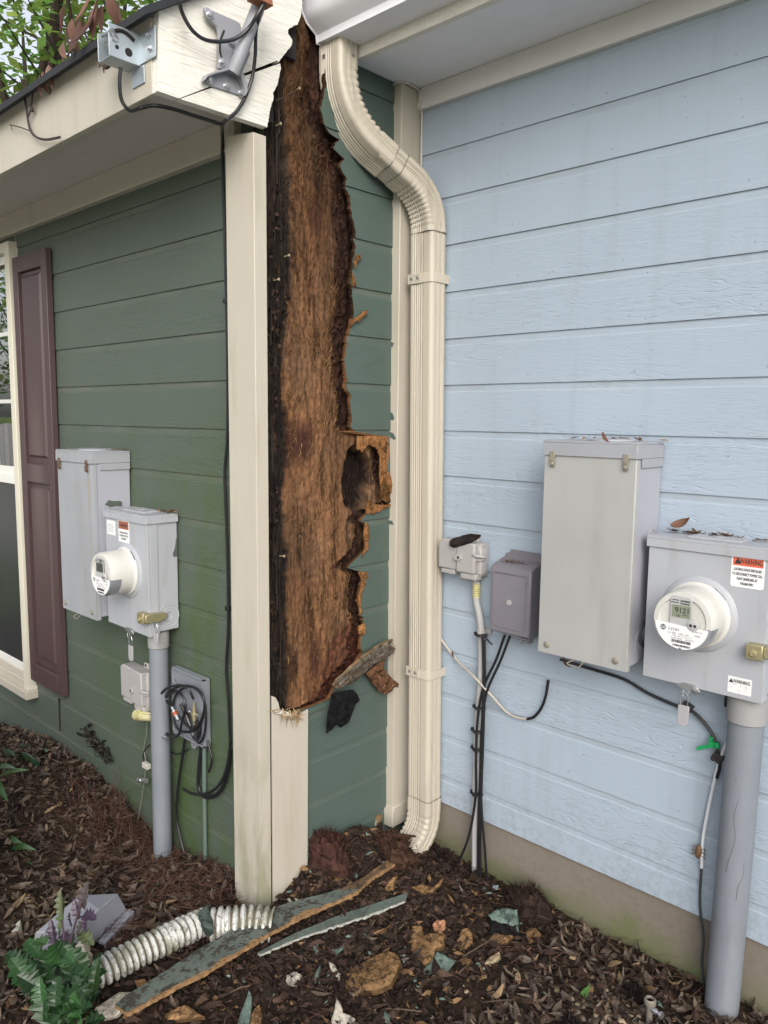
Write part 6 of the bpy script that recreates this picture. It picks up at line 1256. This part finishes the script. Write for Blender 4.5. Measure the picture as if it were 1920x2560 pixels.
# ---------------------------------------------------------------- leaves and twig on the roof edge
m_rl = leafmat('roof_leaf', .5, .25, .4); i = 0
for px, py, L, vert in ((162, 60, .14, 1), (172, 100, .13, 1), (185, 85, .12, 1), (205, 100, .15, 1), (216, 85, .16, 1), (233, 90, .15, 1), (228, 30, .13, 1), (248, 25, .12, 1), (272, 25, .12, 1), (302, 40, .12, 1), (195, 70, .10, 1), (240, 60, .13, 1), (155, 150, .09, .4), (165, 180, .10, -.7), (120, 195, .10, .9), (110, 205, .09, .8), (100, 210, .08, .9), (94, 220, .08, .7), (132, 190, .08, .6), (258, 45, .10, 1), (178, 130, .08, 1)):
    L *= .8; p = at(px, py, 1, -1.17-.02*rr.random()); mb = MB(); blade(mb, p+V((rr.uniform(-.01, .01), 0, L*.5)), (rr.uniform(-.25, .25), rr.uniform(-.15, .1), -1 if vert > 0 else .3), L, L*rr.uniform(.3, .42), mul((.20, .10, .075), rr.uniform(.5, 1.35)), rr.uniform(-.6, .7), (rr.uniform(-.8, .8), -1, .2)); 
    tag(mb.build('dead_leaf', m_rl, smooth=60, recalc=False), 'curled brown dead leaf hanging on the shingle edge of the green wing', 'leaf', 'dead leaves on the roof edge')
mb = MB()
for q, r in (([(60, 235), (66, 270), (70, 300), (76, 325), (90, 342), (115, 349), (150, 343)], .0045), ([(82, 215), (80, 255), (73, 285), (69, 295)], .003), ([(72, 326), (50, 318), (24, 312)], .0022), ([(28, 314), (30, 326)], .0015), ([(76, 262), (81, 278)], .006)): mb.tube(cr([at(a, b, 1, -1.168) for a, b in q], 4), r, 6, 0, (.07, .055, .055))
tag(mb.build('twig', m_deb), 'forked dead twig hanging in front of the cream fascia', 'twig')
mb = MB(); c = at(258, 165, 1, -1.20); mb.tube(cr([at(250, 160, 1, -1.2), at(262, 166, 1, -1.2), at(272, 163, 1, -1.2)], 4), [.004]*4+[.009]*4+[.004], 6); mb.tube([at(252, 160, 1, -1.2), at(247, 168, 1, -1.2)], .002, 4); mb.tube([at(258, 168, 1, -1.2), at(260, 182, 1, -1.2)], .002, 4)
tag(mb.build('leaf_scrap', plain('scrap_brown', (.09, .06, .045), .8)), 'brown leaf scrap stuck under the galvanised bracket', 'leaf')
# ---------------------------------------------------------------- trees beyond the roof and across the yard
m_tl = leafmat('tree_leaf', .45, .62, .4)
def tree(c, rad, n, label, trunk, ls, tone=(.20, .34, .08), seed=1, grp=None):
    rr = random.Random(seed); c = V(c); t = thing('leafy_tree', (trunk[0], trunk[1], 0), label, 'tree', grp)
    mb = MB(); top = V((c.x, c.y, c.z-rad[2]*.2)); b0 = V((trunk[0], trunk[1], -.1)); mb.tube(cr([b0, b0.lerp(top, .35)+V((.1, .1, 0)), b0.lerp(top, .7), top], 5), [.22-.011*i for i in range(16)], 10, 0, (.09, .07, .055))
    subs = []
    for k in range(16):
        a = rr.uniform(0, 6.28); e = rr.uniform(-.5, 1.0); q = c+V((rad[0]*.75*math.cos(a)*math.cos(e), rad[1]*.75*math.sin(a)*math.cos(e), rad[2]*.75*math.sin(e))); s = b0.lerp(top, rr.uniform(.45, .95)); mb.tube(cr([s, s.lerp(q, .5)+V((rr.uniform(-.2, .2), rr.uniform(-.2, .2), rr.uniform(-.1, .3))), q], 4), [.06-.006*i for i in range(9)], 6, 0, (.07, .055, .045)); subs.append(q)
        for _ in range(5): z = s.lerp(q, rr.uniform(.4, 1)); w_ = z+V((rr.gauss(0, 1), rr.gauss(0, 1), rr.gauss(0, .8)))*rad[0]*.22; mb.tube([z, (z+w_)/2, w_], [.016, .011, .005], 5, 0, (.06, .05, .045)); subs.append(w_)
    mb.build('trunk', m_deb, t, smooth=60)
    mb = MB(); B = []
    for _ in range(n):
        s = rr.choice(subs); p = s+V((rr.gauss(0, 1)*rad[0], rr.gauss(0, 1)*rad[1], rr.gauss(0, 1)*rad[2]))*.17; L = ls*rr.uniform(.6, 1.3); a = rr.uniform(0, 6.28); d = V((math.cos(a), math.sin(a), rr.uniform(-.7, .4))).normalized()*L; sx = d.cross(V((rr.uniform(-.6, .6), rr.uniform(-.6, .6), 1))).normalized()*L*.24
        B.append((p, d, sx)); f = rr.uniform(.55, 1.5); mb.add([p, p+d*.45+sx, p+d, p+d*.45-sx], [(0, 1, 2, 3)], 0, (tone[0]*f*rr.uniform(.8, 1.4), tone[1]*f, tone[2]*f))
    mb.build('crown', m_tl, t, smooth=0, recalc=False); return t
dc = FW+RT*((60-960)/FPX)-UP*((90-1280)/FPX); tc = CP+dc.normalized()*10.5
tree(tc, (2.4, 2.4, 2.2), 5200, 'leafy green tree rising behind the roof at the left', (tc.x-1.2, tc.y+1.2), .15)

# the yard mirrored in the window: board fence and trees far off to the left front
fd = V((-.93, -.37, 0)).normalized(); fs_ = V((-fd.y, fd.x, 0)); fc = V((2.16, .92, 0))+fd*29
t = thing('board_fence', fc, 'grey board fence across the yard, mirrored in the window', 'fence'); mb = MB()
for i in range(90): c = fc+fs_*((i-45)*.155); h = 1.5+rnd(-.02, .02); mb.obox(c+V((0, 0, h/2)), fs_, fd, (0, 0, 1), .072, .012, h/2, 0, mul((.36, .35, .36), rnd(.8, 1.15)))
mb.build('board', vcol('old_fence_board', .9, .2, 8, .3), t)
for i, (a, b, h) in enumerate(((5, -6, 4.5), (6, .5, 5.0), (4, 7, 4.6))):
    c = fc+fd*a+fs_*b; tree((c.x, c.y, h), (3.6, 3.6, 3.4), 2000, ('nearest', 'tallest', 'farthest right')[i]+' tree over the board fence, mirrored in the window', (c.x, c.y), .40, (.22, .34, .12), i+5, 'trees mirrored in the window')
